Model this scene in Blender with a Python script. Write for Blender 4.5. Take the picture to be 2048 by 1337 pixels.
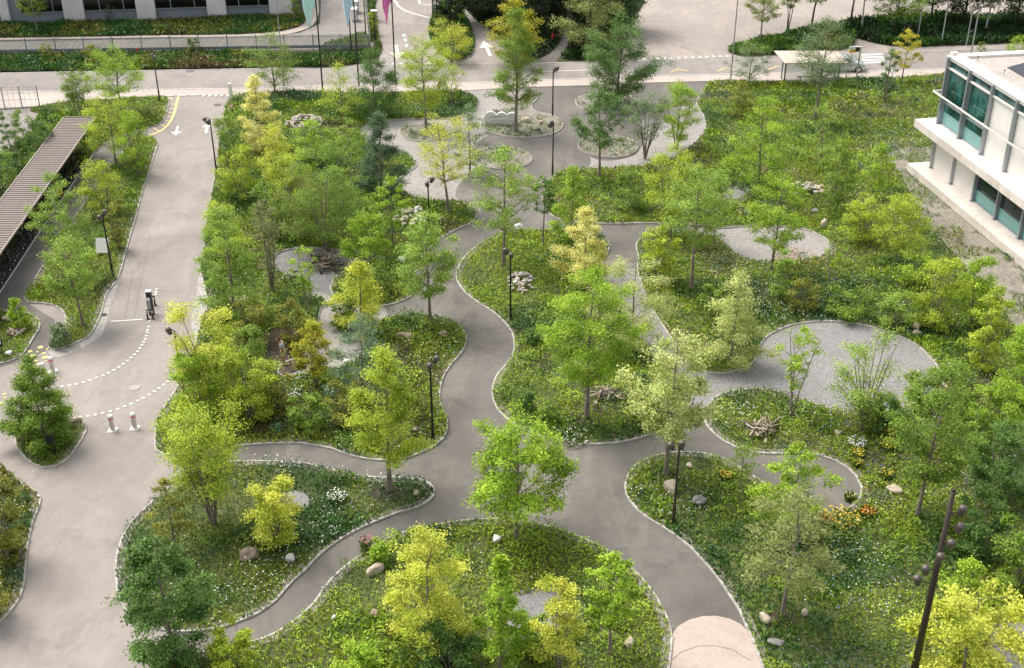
import bpy, bmesh, math, random
import numpy as np
from mathutils import Vector, Matrix
from mathutils.geometry import tessellate_polygon

for _o in list(bpy.data.objects):
    bpy.data.objects.remove(_o)
SC = bpy.context.scene
COL = SC.collection
R_ = math.radians
PI = math.pi

# ------------------------------------------------------------------ camera, sky, sun, exposure
CAM_H = 36.0
PITCH = R_(29.5)
FPX = 2451.0            # focal length in pixels of the 2048 wide photograph
cam_d = bpy.data.cameras.new("camera")
cam_d.sensor_width = 36.0
cam_d.lens = FPX / 2048.0 * 36.0
cam_d.clip_start = 0.5
cam_d.clip_end = 3000
cam = bpy.data.objects.new("camera", cam_d)
COL.objects.link(cam)
cam.location = (0, 0, CAM_H)
cam.rotation_euler = (PI / 2 - PITCH, 0, 0)
SC.camera = cam

SUN_EL, SUN_AZ = R_(58), R_(-52)      # azimuth measured from +Y towards +X
world = bpy.data.worlds.new("World")
SC.world = world
world.use_nodes = True
wn = world.node_tree
wn.nodes.clear()
w_out = wn.nodes.new("ShaderNodeOutputWorld")
w_bg = wn.nodes.new("ShaderNodeBackground")
w_hs = wn.nodes.new("ShaderNodeHueSaturation")
w_sky = wn.nodes.new("ShaderNodeTexSky")
w_sky.sky_type = 'NISHITA'
w_sky.sun_disc = False
w_sky.sun_elevation = SUN_EL
w_sky.sun_rotation = SUN_AZ
w_sky.dust_density = 3.0
w_hs.inputs['Saturation'].default_value = 0.22
w_bg.inputs['Strength'].default_value = 0.14
wn.links.new(w_sky.outputs[0], w_hs.inputs['Color'])
wn.links.new(w_hs.outputs[0], w_bg.inputs['Color'])
wn.links.new(w_bg.outputs[0], w_out.inputs[0])

sun_d = bpy.data.lights.new("sun", 'SUN')
sun_d.energy = 1.6
sun_d.angle = R_(30)
sun_d.color = (1.0, 0.94, 0.85)
sun = bpy.data.objects.new("sun", sun_d)
COL.objects.link(sun)
sd = Vector((math.sin(SUN_AZ) * math.cos(SUN_EL), math.cos(SUN_AZ) * math.cos(SUN_EL), math.sin(SUN_EL)))
sun.rotation_euler = sd.to_track_quat('Z', 'Y').to_euler()
sun.location = (0, 60, 60)

SC.view_settings.view_transform = 'Standard'
SC.view_settings.look = 'None'
SC.view_settings.gamma = 1.0
SC.view_settings.exposure = 0.88
SC.cycles.max_bounces = 6
SC.cycles.transparent_max_bounces = 6

# ------------------------------------------------------------------ surveying the place from the photograph
CP, SP = math.cos(PITCH), math.sin(PITCH)

def G(u, v, z=0.0):
    """the point of the horizontal plane at height z that is seen at (u, v) of the 2048x1337 photograph"""
    a = (u - 1024.0) / FPX
    b = -(v - 668.5) / FPX
    d = (a, CP + b * SP, -SP + b * CP)
    t = (z - CAM_H) / d[2]
    return Vector((d[0] * t, d[1] * t, z))

def tall(bu, bv, tv, z0=0.0):
    """height of an upright thing whose foot is seen at (bu, bv) and whose top at row tv"""
    y = G(bu, bv, z0).y
    return CAM_H - y * math.tan(PITCH + math.atan((tv - 668.5) / FPX)) - z0

def metres(px, p):
    """width in metres of px photo pixels at the place p"""
    return px * (p.y * CP + (CAM_H - p.z) * SP) / FPX

# ------------------------------------------------------------------ materials
def lin(c):
    return tuple((x / 255 / 12.92 if x / 255 <= .04045 else ((x / 255 + .055) / 1.055) ** 2.4) for x in c)

def new_mat(name):
    m = bpy.data.materials.new(name)
    m.use_nodes = True
    nt = m.node_tree
    return m, nt, nt.nodes['Principled BSDF']

def ramp_noise(nt, scale, stops, detail=6, rough=.6, coord='Object', dist=0.0, stretch=None):
    tc = nt.nodes.new('ShaderNodeTexCoord')
    n = nt.nodes.new('ShaderNodeTexNoise')
    n.inputs['Scale'].default_value = scale
    n.inputs['Detail'].default_value = detail
    n.inputs['Roughness'].default_value = rough
    n.inputs['Distortion'].default_value = dist
    if stretch:
        mp = nt.nodes.new('ShaderNodeMapping')
        mp.inputs['Scale'].default_value = stretch
        nt.links.new(tc.outputs[coord], mp.inputs[0])
        nt.links.new(mp.outputs[0], n.inputs['Vector'])
    else:
        nt.links.new(tc.outputs[coord], n.inputs['Vector'])
    r = nt.nodes.new('ShaderNodeValToRGB')
    el = r.color_ramp.elements
    el[0].position, el[0].color = stops[0][0], (*stops[0][1], 1)
    el[1].position, el[1].color = stops[-1][0], (*stops[-1][1], 1)
    for p, c in stops[1:-1]:
        e = el.new(p)
        e.color = (*c, 1)
    nt.links.new(n.outputs['Fac'], r.inputs[0])
    return r, n

def mix(nt, a, b, fac, mode='MIX'):
    m = nt.nodes.new('ShaderNodeMix')
    m.data_type = 'RGBA'
    m.blend_type = mode
    if isinstance(fac, (int, float)):
        m.inputs[0].default_value = fac
    else:
        nt.links.new(fac, m.inputs[0])
    for s, i in ((a, 6), (b, 7)):
        if isinstance(s, tuple):
            m.inputs[i].default_value = (*s, 1)
        else:
            nt.links.new(s, m.inputs[i])
    return m.outputs[2]

def bump(nt, pb, h, strength, distance=.02):
    b = nt.nodes.new('ShaderNodeBump')
    b.inputs['Strength'].default_value = strength
    b.inputs['Distance'].default_value = distance
    nt.links.new(h, b.inputs['Height'])
    nt.links.new(b.outputs[0], pb.inputs['Normal'])

def surface(name, dark, light, big=.12, fine=9.0, fine_amt=.35, rough=.9, bmp=.25, lo=.35, hi=.65, speck=None, wear=.6, stains=0.0):
    """asphalt, gravel, concrete: broad blotches and a fine grain"""
    m, nt, pb = new_mat(name)
    r1, n1 = ramp_noise(nt, big, [(lo, dark), (hi, light)], detail=5, rough=.62, dist=.6)
    r2, n2 = ramp_noise(nt, fine, [(.3, (.55,) * 3), (.7, (1.3,) * 3)], detail=8, rough=.8)
    c = mix(nt, r1.outputs[0], r2.outputs[0], fine_amt, 'MULTIPLY')
    r3, n3 = ramp_noise(nt, .9, [(.3, (.86,) * 3), (.7, (1.12,) * 3)], detail=7, rough=.7, dist=1.2)
    c = mix(nt, c, r3.outputs[0], wear, 'MULTIPLY')
    if stains:
        r4, n4 = ramp_noise(nt, .33, [(.55, (1.0,) * 3), (.62, (.80,) * 3), (.68, (.68,) * 3)], detail=8, rough=.75, dist=.8)
        c = mix(nt, c, r4.outputs[0], stains, 'MULTIPLY')
        r5, n5 = ramp_noise(nt, .25, [(.50, (1.0,) * 3), (.58, (1.24, 1.21, 1.17)), (.66, (1.0,) * 3)], detail=6, rough=.6, dist=1.5, stretch=(1, .35, 1))
        c = mix(nt, c, r5.outputs[0], stains, 'MULTIPLY')
    if speck:
        v = nt.nodes.new('ShaderNodeTexVoronoi')
        v.inputs['Scale'].default_value = speck[0]
        tc = nt.nodes.new('ShaderNodeTexCoord')
        nt.links.new(tc.outputs['Object'], v.inputs['Vector'])
        bw = nt.nodes.new('ShaderNodeSeparateColor')
        nt.links.new(v.outputs['Color'], bw.inputs[0])
        rr = nt.nodes.new('ShaderNodeValToRGB')
        rr.color_ramp.elements[0].color = (*speck[1], 1)
        rr.color_ramp.elements[1].color = (*speck[2], 1)
        nt.links.new(bw.outputs[0], rr.inputs[0])
        c = mix(nt, c, rr.outputs[0], speck[3])
    nt.links.new(c, pb.inputs['Base Color'])
    pb.inputs['Roughness'].default_value = rough
    bump(nt, pb, n2.outputs['Fac'], bmp)
    return m

def plain(name, c, rough=.5, metal=0.0, vary=.12, scale=3.0):
    m, nt, pb = new_mat(name)
    a = tuple(x * (1 - vary) for x in c)
    b = tuple(min(1, x * (1 + vary)) for x in c)
    r, n = ramp_noise(nt, scale, [(.3, a), (.7, b)])
    nt.links.new(r.outputs[0], pb.inputs['Base Color'])
    pb.inputs['Roughness'].default_value = rough
    pb.inputs['Metallic'].default_value = metal
    return m

M = {}
M['path'] = surface('path asphalt', (.128, .116, .105), (.200, .181, .163), big=.16, fine=14, fine_amt=.35, stains=.8, wear=.9)
M['drive'] = surface('driveway asphalt', (.262, .233, .214), (.345, .304, .278), big=.11, fine=16, fine_amt=.3, stains=.55)
M['road'] = surface('road asphalt', (.25, .225, .208), (.315, .283, .262), big=.1, fine=12, fine_amt=.25, stains=.7)
M['forecourt'] = surface('far yard', (.31, .27, .238), (.40, .345, .305), big=.06, fine=5, fine_amt=.25, stains=.6)
M['sidewalk'] = surface('pavement', (.44, .375, .33), (.53, .455, .40), big=.2, fine=12, fine_amt=.2)
M['gravel'] = surface('gravel', (.21, .20, .20), (.29, .275, .27), big=.25, fine=9, fine_amt=.6, bmp=.6,
                      speck=(16, (.10, .095, .095), (.46, .43, .42), .4))
M['gravel_pale'] = surface('pale gravel', (.28, .255, .24), (.38, .345, .325), big=.25, fine=9, fine_amt=.6, bmp=.6,
                           speck=(14, (.13, .12, .115), (.56, .52, .49), .38))
M['gravel_dark'] = surface('dark gravel', (.15, .145, .145), (.22, .21, .205), big=.3, fine=9, fine_amt=.5, bmp=.6,
                           speck=(9, (.08, .08, .08), (.36, .34, .33), .3))
M['cobble'] = surface('granite setts', (.32, .295, .28), (.48, .44, .41), big=2, fine=16, fine_amt=.4,
                      speck=(7, (.2, .19, .18), (.6, .56, .52), .4))
M['sand'] = surface('pink sand surface', (.44, .35, .30), (.50, .405, .35), big=.6, fine=26, fine_amt=.5, stains=.25, speck=(26, (.38, .30, .26), (.70, .59, .53), .25))
M['soil'] = surface('soil and low growth', (.045, .075, .014), (.13, .15, .035), big=.9, fine=6, fine_amt=.7, bmp=1,
                    speck=(8, (.02, .035, .01), (.24, .23, .12), .3))
M['soil_dry'] = surface('dry stony soil', (.20, .175, .135), (.34, .30, .25), big=.7, fine=9, fine_amt=.6, bmp=1,
                        speck=(13, (.09, .08, .055), (.48, .44, .39), .4))
M['land'] = surface('far ground', (.03, .045, .015), (.08, .09, .03), big=.1, fine=3, fine_amt=.5)
M['kerb'] = surface('granite kerb', (.42, .39, .36), (.60, .56, .52), big=3, fine=14, fine_amt=.4)
M['white'] = plain('white road paint', (.68, .66, .62), .7, vary=.22, scale=9)
M['yellow'] = plain('yellow road paint', (.78, .60, .26), .7, vary=.12, scale=5)
M['yellow_dot'] = plain('pale yellow ground paint', (.72, .62, .22), .7, vary=.1, scale=5)
M['metal'] = plain('galvanised steel', (.42, .44, .46), .4, .7)
M['steel'] = plain('stainless steel', (.62, .60, .58), .25, .9)
M['black'] = plain('black coated steel', (.018, .017, .017), .45, .1)
M['brown_metal'] = plain('bronze brown steel', (.055, .04, .027), .45, .3)
M['lamp_grey'] = plain('grey brown lamp casting', (.115, .095, .085), .4, .3)
M['mulch'] = surface('dark bark mulch', (.035, .024, .015), (.095, .068, .045), big=1.2, fine=10, fine_amt=.7, bmp=1, speck=(14, (.02, .014, .01), (.26, .2, .15), .3))
M['stand'] = surface('shade darkened stand ground', (.035, .035, .038), (.07, .07, .074), big=.5, fine=9, fine_amt=.5)  # shade below the bicycle roof is put into this ground colour
M['roof_metal'] = plain('brown corrugated sheet', (.215, .175, .155), .55, .2)
M['roof_edge'] = plain('roof edge flashing', (.36, .30, .26), .5, .2)
M['red'] = plain('red paint', (.55, .03, .02), .5)
M['white_paint'] = plain('white paint', (.80, .78, .75), .5, vary=.04)
M['concrete_white'] = surface('pale concrete', (.60, .53, .47), (.74, .66, .60), big=.5, fine=5, fine_amt=.25, stains=.35, bmp=.1)
M['panel_white'] = surface('white facade panel', (.70, .66, .62), (.80, .76, .72), big=.35, fine=3, fine_amt=.12, rough=.6, bmp=.05, wear=.25)
M['grey_panel'] = plain('blue grey panel', (.21, .235, .27), .6, vary=.06, scale=.6)
M['conc_wall'] = plain('weathered concrete wall', (.66, .65, .62), .85, vary=.1, scale=.9)
M['alu'] = plain('grey aluminium', (.40, .43, .46), .35, .6)
M['wood'] = plain('weathered dead wood', (.22, .175, .13), .9, vary=.5, scale=6)
M['wood_pale'] = plain('pale dead wood', (.48, .40, .32), .9, vary=.4, scale=6)
M['stone'] = surface('field stone', (.30, .27, .245), (.52, .47, .43), big=2.2, fine=10, fine_amt=.5)
M['stone_brown'] = surface('brown boulder', (.20, .155, .105), (.42, .34, .25), big=2, fine=9, fine_amt=.6)
M['stone_beige'] = surface('beige boulder', (.44, .36, .27), (.66, .56, .44), big=2, fine=9, fine_amt=.5)
M['stone_white'] = surface('white boulder', (.6, .57, .54), (.82, .80, .78), big=2, fine=9, fine_amt=.3)
M['stone_grey'] = surface('grey boulder', (.19, .18, .17), (.36, .34, .33), big=2, fine=9, fine_amt=.6)
M['cyan'] = plain('turquoise flag cloth', (.55, .80, .80), .8)
M['blue_flag'] = plain('light blue flag cloth', (.55, .70, .86), .8)
M['pink_flag'] = plain('magenta flag cloth', (.70, .16, .44), .8)
M['blue_sign'] = plain('blue sign face', (.02, .12, .38), .5)
M['tyre'] = plain('rubber', (.02, .02, .02), .8)
M['car_paint'] = plain('silver car paint', (.55, .59, .61), .25, .35, vary=.03)
M['dark_glass'] = plain('dark glass', (.015, .02, .022), .08, 0, vary=.05)
M['black_window'] = plain('dark building glass', (.004, .005, .005), .12)
M['signal_yellow'] = plain('bus stop yellow', (.80, .48, .03), .5)
M['skin'] = plain('skin', (.46, .22, .13), .6)
M['hair'] = plain('dark brown hair', (.025, .012, .008), .8)
M['shirt'] = plain('pale grey shirt', (.52, .49, .50), .9)
M['shorts'] = plain('lime yellow shorts', (.62, .72, .28), .9)
M['boot'] = plain('black work boot', (.015, .012, .02), .7)
M['pv'] = plain('solar panel', (.02, .022, .03), .2)

def glass_mat():
    m, nt, pb = new_mat('teal glass with painted reflections')
    r, n = ramp_noise(nt, .7, [(.40, (.004, .025, .026)), (.52, (.012, .075, .072)), (.60, (.05, .17, .16)), (.66, (.01, .06, .06))], detail=5, rough=.6, stretch=(1, 1, .6))  # ramp paints sky reflections and hints of the interior into the glass
    nt.links.new(r.outputs[0], pb.inputs['Base Color'])
    pb.inputs['Roughness'].default_value = .06
    pb.inputs['Specular IOR Level'].default_value = .8
    return m
M['teal'] = glass_mat()

def clear_mat():
    m, nt, pb = new_mat('clear shelter glass')
    pb.inputs['Base Color'].default_value = (.6, .7, .7, 1)
    pb.inputs['Roughness'].default_value = .05
    pb.inputs['Alpha'].default_value = .28
    return m
M['clear'] = clear_mat()

def leaf_mat(name, trans=.24):
    m, nt, pb = new_mat(name)
    at = nt.nodes.new('ShaderNodeAttribute')
    at.attribute_name = 'Col'
    nt.links.new(at.outputs['Color'], pb.inputs['Base Color'])
    pb.inputs['Roughness'].default_value = .5
    pb.inputs['Specular IOR Level'].default_value = .35
    tr = nt.nodes.new('ShaderNodeBsdfTranslucent')
    hs = nt.nodes.new('ShaderNodeHueSaturation')
    hs.inputs['Value'].default_value = 1.25
    hs.inputs['Saturation'].default_value = 1.1
    nt.links.new(at.outputs['Color'], hs.inputs['Color'])
    nt.links.new(hs.outputs[0], tr.inputs['Color'])
    mx = nt.nodes.new('ShaderNodeMixShader')
    mx.inputs[0].default_value = trans
    nt.links.new(pb.outputs[0], mx.inputs[1])
    nt.links.new(tr.outputs[0], mx.inputs[2])
    nt.links.new(mx.outputs[0], nt.nodes['Material Output'].inputs[0])
    return m
M['leaf'] = leaf_mat('leaves')
M['herb'] = leaf_mat('meadow plants', .15)

def bark_mat(name, a, b):
    m, nt, pb = new_mat(name)
    r, n = ramp_noise(nt, 6, [(.3, a), (.7, b)], stretch=(1, 1, .25))
    nt.links.new(r.outputs[0], pb.inputs['Base Color'])
    pb.inputs['Roughness'].default_value = .9
    bump(nt, pb, n.outputs['Fac'], .6)
    return m
M['bark'] = bark_mat('grey brown bark', (.13, .10, .08), (.34, .285, .235))
M['bark_dark'] = bark_mat('dark bark', (.03, .022, .016), (.09, .065, .045))
M['bark_birch'] = bark_mat('white birch bark', (.16, .14, .12), (.62, .60, .56))

# ------------------------------------------------------------------ objects
def put(o, parent=None):
    COL.objects.link(o)
    if parent is not None:
        o.parent = parent
    return o

def tag(o, label=None, cat=None, group=None, kind=None):
    if label: o['label'] = label
    if cat: o['category'] = cat
    if group: o['group'] = group
    if kind: o['kind'] = kind
    return o

def empty(name, loc, label, cat, group=None, rz=0.0):
    o = bpy.data.objects.new(name, None)
    o.empty_display_size = .3
    o.location = loc
    o.rotation_euler = (0, 0, rz)
    put(o)
    return tag(o, label, cat, group)

class MB:
    """collects shapes and links them as ONE mesh object"""
    def __init__(s):
        s.v, s.f, s.m = [], [], []
    def add(s, v, f, mi=0):
        n = len(s.v)
        s.v += [tuple(p) for p in v]
        s.f += [tuple(i + n for i in q) for q in f]
        s.m += [mi] * len(f)
        return s
    def box(s, c, d, rz=0.0, mi=0, rot=None):
        x, y, z = d[0] / 2, d[1] / 2, d[2] / 2
        P = [Vector((a * x, b * y, k * z)) for k in (-1, 1) for a, b in ((-1, -1), (1, -1), (1, 1), (-1, 1))]
        mt = rot if rot is not None else Matrix.Rotation(rz, 3, 'Z')
        P = [mt @ p + Vector(c) for p in P]
        return s.add(P, [(0, 3, 2, 1), (4, 5, 6, 7), (0, 1, 5, 4), (1, 2, 6, 5), (2, 3, 7, 6), (3, 0, 4, 7)], mi)
    def bar(s, a, b, w, d=None, mi=0):
        a, b = Vector(a), Vector(b)
        t = (b - a)
        L = t.length
        q = t.to_track_quat('Z', 'Y').to_matrix()
        return s.box((a + b) / 2, (w, d or w, L), mi=mi, rot=q)
    def tube(s, pts, rad, k=8, mi=0, cap=True):
        pts = [Vector(p) for p in pts]
        if isinstance(rad, (int, float)):
            rad = [rad] * len(pts)
        V, F = [], []
        ref = None
        for i, p in enumerate(pts):
            t = (pts[min(i + 1, len(pts) - 1)] - pts[max(i - 1, 0)]).normalized()
            if ref is None:
                ref = t.orthogonal().normalized()
            a = (ref - t * ref.dot(t)).normalized()
            ref = a
            b = t.cross(a)
            for j in range(k):
                an = 2 * PI * j / k
                V.append(p + (a * math.cos(an) + b * math.sin(an)) * rad[i])
        for i in range(len(pts) - 1):
            for j in range(k):
                F.append((i * k + j, i * k + (j + 1) % k, (i + 1) * k + (j + 1) % k, (i + 1) * k + j))
        if cap:
            F.append(tuple(reversed(range(k))))
            F.append(tuple((len(pts) - 1) * k + j for j in range(k)))
        return s.add(V, F, mi)
    def lathe(s, c, prof, k=16, mi=0, rot=None):
        V, F = [], []
        rot = rot or Matrix.Identity(3)
        for r, z in prof:
            for j in range(k):
                an = 2 * PI * j / k
                V.append(rot @ Vector((r * math.cos(an), r * math.sin(an), z)) + Vector(c))
        for i in range(len(prof) - 1):
            for j in range(k):
                F.append((i * k + j, i * k + (j + 1) % k, (i + 1) * k + (j + 1) % k, (i + 1) * k + j))
        F.append(tuple(reversed(range(k))))
        F.append(tuple((len(prof) - 1) * k + j for j in range(k)))
        return s.add(V, F, mi)
    def prism(s, poly, z0, z1, mi=0):
        n = len(poly)
        V = [(p[0], p[1], z0) for p in poly] + [(p[0], p[1], z1) for p in poly]
        F = [tuple(reversed(range(n))), tuple(range(n, 2 * n))]
        F += [(i, (i + 1) % n, n + (i + 1) % n, n + i) for i in range(n)]
        return s.add(V, F, mi)
    def build(s, name, mats, parent=None, smooth=False, bevel=0.0):
        me = bpy.data.meshes.new(name)
        me.from_pydata(s.v, [], s.f)
        if not isinstance(mats, (list, tuple)):
            mats = [mats]
        for m in mats:
            me.materials.append(m)
        me.polygons.foreach_set('material_index', s.m)
        if smooth:
            me.polygons.foreach_set('use_smooth', [True] * len(s.f))
        me.update()
        bm = bmesh.new()
        bm.from_mesh(me)
        bmesh.ops.recalc_face_normals(bm, faces=bm.faces)
        bm.to_mesh(me)
        bm.free()
        o = bpy.data.objects.new(name, me)
        put(o, parent)
        if bevel:
            b = o.modifiers.new('bevel', 'BEVEL')
            b.width = bevel
            b.segments = 2
            b.limit_method = 'ANGLE'
        return o

def np_mesh(name, V, Q, mat, parent=None, col=None, smooth=False):
    """fast mesh of quads (or triangles) from arrays"""
    me = bpy.data.meshes.new(name)
    V = np.asarray(V, dtype=np.float32)
    Q = np.asarray(Q, dtype=np.int32)
    k = Q.shape[1]
    me.vertices.add(len(V))
    me.vertices.foreach_set('co', V.ravel())
    me.loops.add(Q.size)
    me.loops.foreach_set('vertex_index', Q.ravel())
    me.polygons.add(len(Q))
    me.polygons.foreach_set('loop_start', np.arange(0, Q.size, k, dtype=np.int32))
    me.update(calc_edges=True)
    if smooth:
        me.polygons.foreach_set('use_smooth', np.ones(len(Q), dtype=bool))
    if col is not None:
        ca = me.color_attributes.new('Col', 'FLOAT_COLOR', 'POINT')
        c4 = np.ones((len(V), 4), dtype=np.float32)
        c4[:, :3] = col
        ca.data.foreach_set('color', c4.ravel())
    me.materials.append(mat)
    me.validate()
    o = bpy.data.objects.new(name, me)
    return put(o, parent)

def copy_tree(o, parent=None):
    c = o.copy()
    COL.objects.link(c)
    c.parent = parent
    for ch in list(o.children):
        copy_tree(ch, c)
    return c

# ------------------------------------------------------------------ ground sheets
def spline(P, closed=True, step=.45):
    """Catmull-Rom through ground points"""
    P = [np.array((p[0], p[1])) for p in P]
    n = len(P)
    out = []
    rng = range(n) if closed else range(n - 1)
    for i in rng:
        if closed:
            a, b, c, d = P[i - 1], P[i], P[(i + 1) % n], P[(i + 2) % n]
        else:
            a, b, c, d = P[max(i - 1, 0)], P[i], P[i + 1], P[min(i + 2, n - 1)]
        L = np.linalg.norm(c - b)
        m = max(1, int(L / step))
        for k in range(m):
            t = k / m
            # centripetal-like damping for uneven spacing
            la, lb, lc = max(np.linalg.norm(b - a), 1e-6), max(L, 1e-6), max(np.linalg.norm(d - c), 1e-6)
            m1 = ((b - a) / la + (c - b) / lb) * .5 * lb
            m2 = ((c - b) / lb + (d - c) / lc) * .5 * lb
            out.append((2 * t**3 - 3 * t**2 + 1) * b + (t**3 - 2 * t**2 + t) * m1 + (-2 * t**3 + 3 * t**2) * c + (t**3 - t**2) * m2)
    if not closed:
        out.append(P[-1])
    return out

def W(pts, z=0.0):
    return [G(u, v, z) for u, v in pts]

def sheet(name, poly, z, mat, kind='structure', thick=0.0):
    P = [Vector((p[0], p[1], 0)) for p in poly]
    tris = tessellate_polygon([P])
    mb = MB()
    n = len(P)
    mb.add([(p.x, p.y, z) for p in P], [tuple(t) for t in tris])
    if thick:
        mb.add([(p.x, p.y, z) for p in P] + [(p.x, p.y, z - thick) for p in P],
               [(i, (i + 1) % n, n + (i + 1) % n, n + i) for i in range(n)])
    o = mb.build(name, mat)
    me = o.data
    bm = bmesh.new(); bm.from_mesh(me)
    for f in bm.faces:
        if abs(f.normal.z) > .5 and f.normal.z < 0:
            f.normal_flip()
    bm.to_mesh(me); bm.free()
    tag(o, kind=kind)
    return o

def strip(name, line, w, z0, z1, mat, closed=False, off=0.0):
    """a kerb or a painted line of width w along a line"""
    P = [np.array((p[0], p[1])) for p in line]
    n = len(P)
    L, Rr = [], []
    for i in range(n):
        if closed:
            t = P[(i + 1) % n] - P[i - 1]
        else:
            t = P[min(i + 1, n - 1)] - P[max(i - 1, 0)]
        t = t / (np.linalg.norm(t) + 1e-9)
        nn = np.array((-t[1], t[0]))
        c = P[i] + nn * off
        L.append(c + nn * w / 2)
        Rr.append(c - nn * w / 2)
    V, F = [], []
    m = n if closed else n - 1
    if z1 - z0 < .003:
        V = [(*p, z1) for p in L] + [(*p, z1) for p in Rr]
        F = [(n + i, n + (i + 1) % n, (i + 1) % n, i) for i in range(m)]
    else:
        V = [(*p, z1) for p in L] + [(*p, z1) for p in Rr] + [(*p, z0) for p in L] + [(*p, z0) for p in Rr]
        for i in range(m):
            j = (i + 1) % n
            F += [(n + i, n + j, j, i), (i, j, 2 * n + j, 2 * n + i), (3 * n + i, 3 * n + j, n + j, n + i)]
    mb = MB(); mb.add(V, F)
    o = mb.build(name, mat)
    tag(o, kind='structure')
    return o

def inside(px, py, poly):
    """points in polygon, arrays"""
    r = np.zeros(len(px), dtype=bool)
    n = len(poly)
    for i in range(n):
        x1, y1 = poly[i][0], poly[i][1]
        x2, y2 = poly[(i + 1) % n][0], poly[(i + 1) % n][1]
        if y1 == y2:
            continue
        c = ((y1 > py) != (y2 > py)) & (px < (x2 - x1) * (py - y1) / (y2 - y1) + x1)
        r ^= c
    return r

_NG = np.random.RandomState(5).rand(64, 64)
def vnoise(x, y, s, off=0.0):
    """smooth value noise, arrays"""
    x = x / s + off * 7.3 + 100; y = y / s + off * 3.1 + 100
    xi, yi = np.floor(x).astype(int), np.floor(y).astype(int)
    fx, fy = x - xi, y - yi
    fx = fx * fx * (3 - 2 * fx); fy = fy * fy * (3 - 2 * fy)
    g = lambda a, b: _NG[a % 64, b % 64]
    return (g(xi, yi) * (1 - fx) + g(xi + 1, yi) * fx) * (1 - fy) + (g(xi, yi + 1) * (1 - fx) + g(xi + 1, yi + 1) * fx) * fy

def unit(a):
    return a / (np.linalg.norm(a, axis=1, keepdims=True) + 1e-9)

def cards(C, L, Wd, rs, up=.6, out=None, fold=.25, T=None):
    """leaf-shaped quads at C (n,3); L, Wd arrays"""
    n = len(C)
    N = unit(rs.normal(size=(n, 3)))
    N[:, 2] = np.abs(N[:, 2])
    N = N + np.array((0, 0, up))
    if out is not None:
        N = N + out * .35
    N = unit(N)
    if T is None:
        T = rs.normal(size=(n, 3))
    T = unit(T - N * np.sum(T * N, 1, keepdims=True))
    B = np.cross(N, T)
    L = np.asarray(L)[:, None]; Wd = np.asarray(Wd)[:, None]
    V = np.empty((n, 4, 3), dtype=np.float32)
    V[:, 0] = C - T * L * .5
    V[:, 1] = C + B * Wd * .5 + N * Wd * fold
    V[:, 2] = C + T * L * .5
    V[:, 3] = C - B * Wd * .5 + N * Wd * fold
    return V.reshape(-1, 3), np.arange(4 * n).reshape(n, 4)

# ------------------------------------------------------------------ the setting: ground, roads, paths, beds
sheet('ground', [(-900, -60), (900, -60), (1500, 1400), (-1500, 1400)], -.01, M['land'])
sheet('garden_path', W([(420, 186), (1450, 160), (2250, 160), (2300, 1480), (200, 1480), (300, 600)]), .0, M['path'])
sheet('driveway', spline(W([(300, 188), (485, 188), (465, 260), (440, 400), (425, 560), (430, 620), (390, 740), (340, 830),
      (330, 895), (378, 905), (390, 935), (330, 995), (258, 1100), (262, 1215), (345, 1275), (330, 1345), (320, 1480), (-400, 1480),
      (-400, 700), (-100, 480), (200, 300), (290, 255)])), .004, M['drive'])
sheet('left_yard', W([(-400, 228), (0, 221), (82, 215), (88, 232), (60, 268), (0, 312), (-400, 440)]), .006, M['road'])
sheet('service_lane', W([(-200, 745), (-200, 430), (0, 545), (60, 450), (180, 290), (290, 255), (300, 275), (230, 345), (130, 500),
      (60, 610), (110, 640), (95, 700), (60, 720), (0, 735)]), .008, M['path'])
sheet('shade_toned_stand_ground', W([(-200, 800), (0, 586), (82, 461), (172, 331), (205, 283), (120, 270), (-200, 560)]), .012, M['stand'])  # ground darkened to paint the gloom under the shelter roof

road_top = [(-300, 151), (0, 146), (287, 141), (512, 137), (712, 130), (900, 128), (1086, 126), (1184, 124), (1294, 121),
            (1461, 116), (1536, 114), (1723, 107), (1898, 100), (2048, 95), (2400, 84)]
road_bot = [(-300, 191), (0, 186), (290, 181), (500, 178), (587, 174), (712, 172), (987, 165), (1069, 162), (1174, 159),
            (1299, 153), (1449, 150), (1536, 147), (1676, 145), (1761, 143), (1898, 139), (2400, 124)]
walk_bot = [(-300, 226), (0, 219), (80, 214), (200, 200), (330, 193), (471, 190), (582, 182), (712, 186), (922, 183), (987, 179),
            (1069, 175), (1174, 172), (1274, 167), (1361, 165), (1424, 163), (1536, 163), (1676, 158), (1801, 156), (1896, 148), (2400, 132)]
sheet('road', W(road_top + road_bot[::-1]), .004, M['road'])
sheet('pavement', W(road_bot + walk_bot[::-1]), .05, M['sidewalk'], thick=.05)
strip('pavement_kerb', W(road_bot), .22, .0, .075, M['kerb'])
strip('road_edge', W([(u, v + .5) for u, v in road_top]), .16, .0, .02, M['kerb'])
sheet('side_road', W([(690, -160), (735, -60), (745, 0), (754, 75), (762, 105), (755, 131), (900, 128), (1100, 126.5), (1060, 95), (960, 40),
      (905, -10), (890, -160)]), .0, M['drive'])
sheet('yard', W([(1240, 123), (1262, 60), (1290, 0), (1250, -160), (2500, -160), (2400, 83), (2048, 94), (1720, 106.5), (1461, 115)]), .0, M['forecourt'])
sheet('inner_lane', W([(-300, 87), (0, 84), (540, 72), (600, 66), (640, 48), (642, 0), (636, -160), (745, -160), (735, 0), (742, 100),
      (600, 100), (0, 106), (-300, 110)]), .0, M['road'])
sheet('inner_pavement', spline(W([(-300, 84), (0, 81), (300, 76), (520, 73), (575, 69), (618, 56), (634, 38), (637, 0), (632, -160), (606, -160),
      (612, 0), (612, 30), (600, 52), (560, 62), (300, 70), (0, 75), (-300, 78)])), .03, M['sidewalk'])
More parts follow.
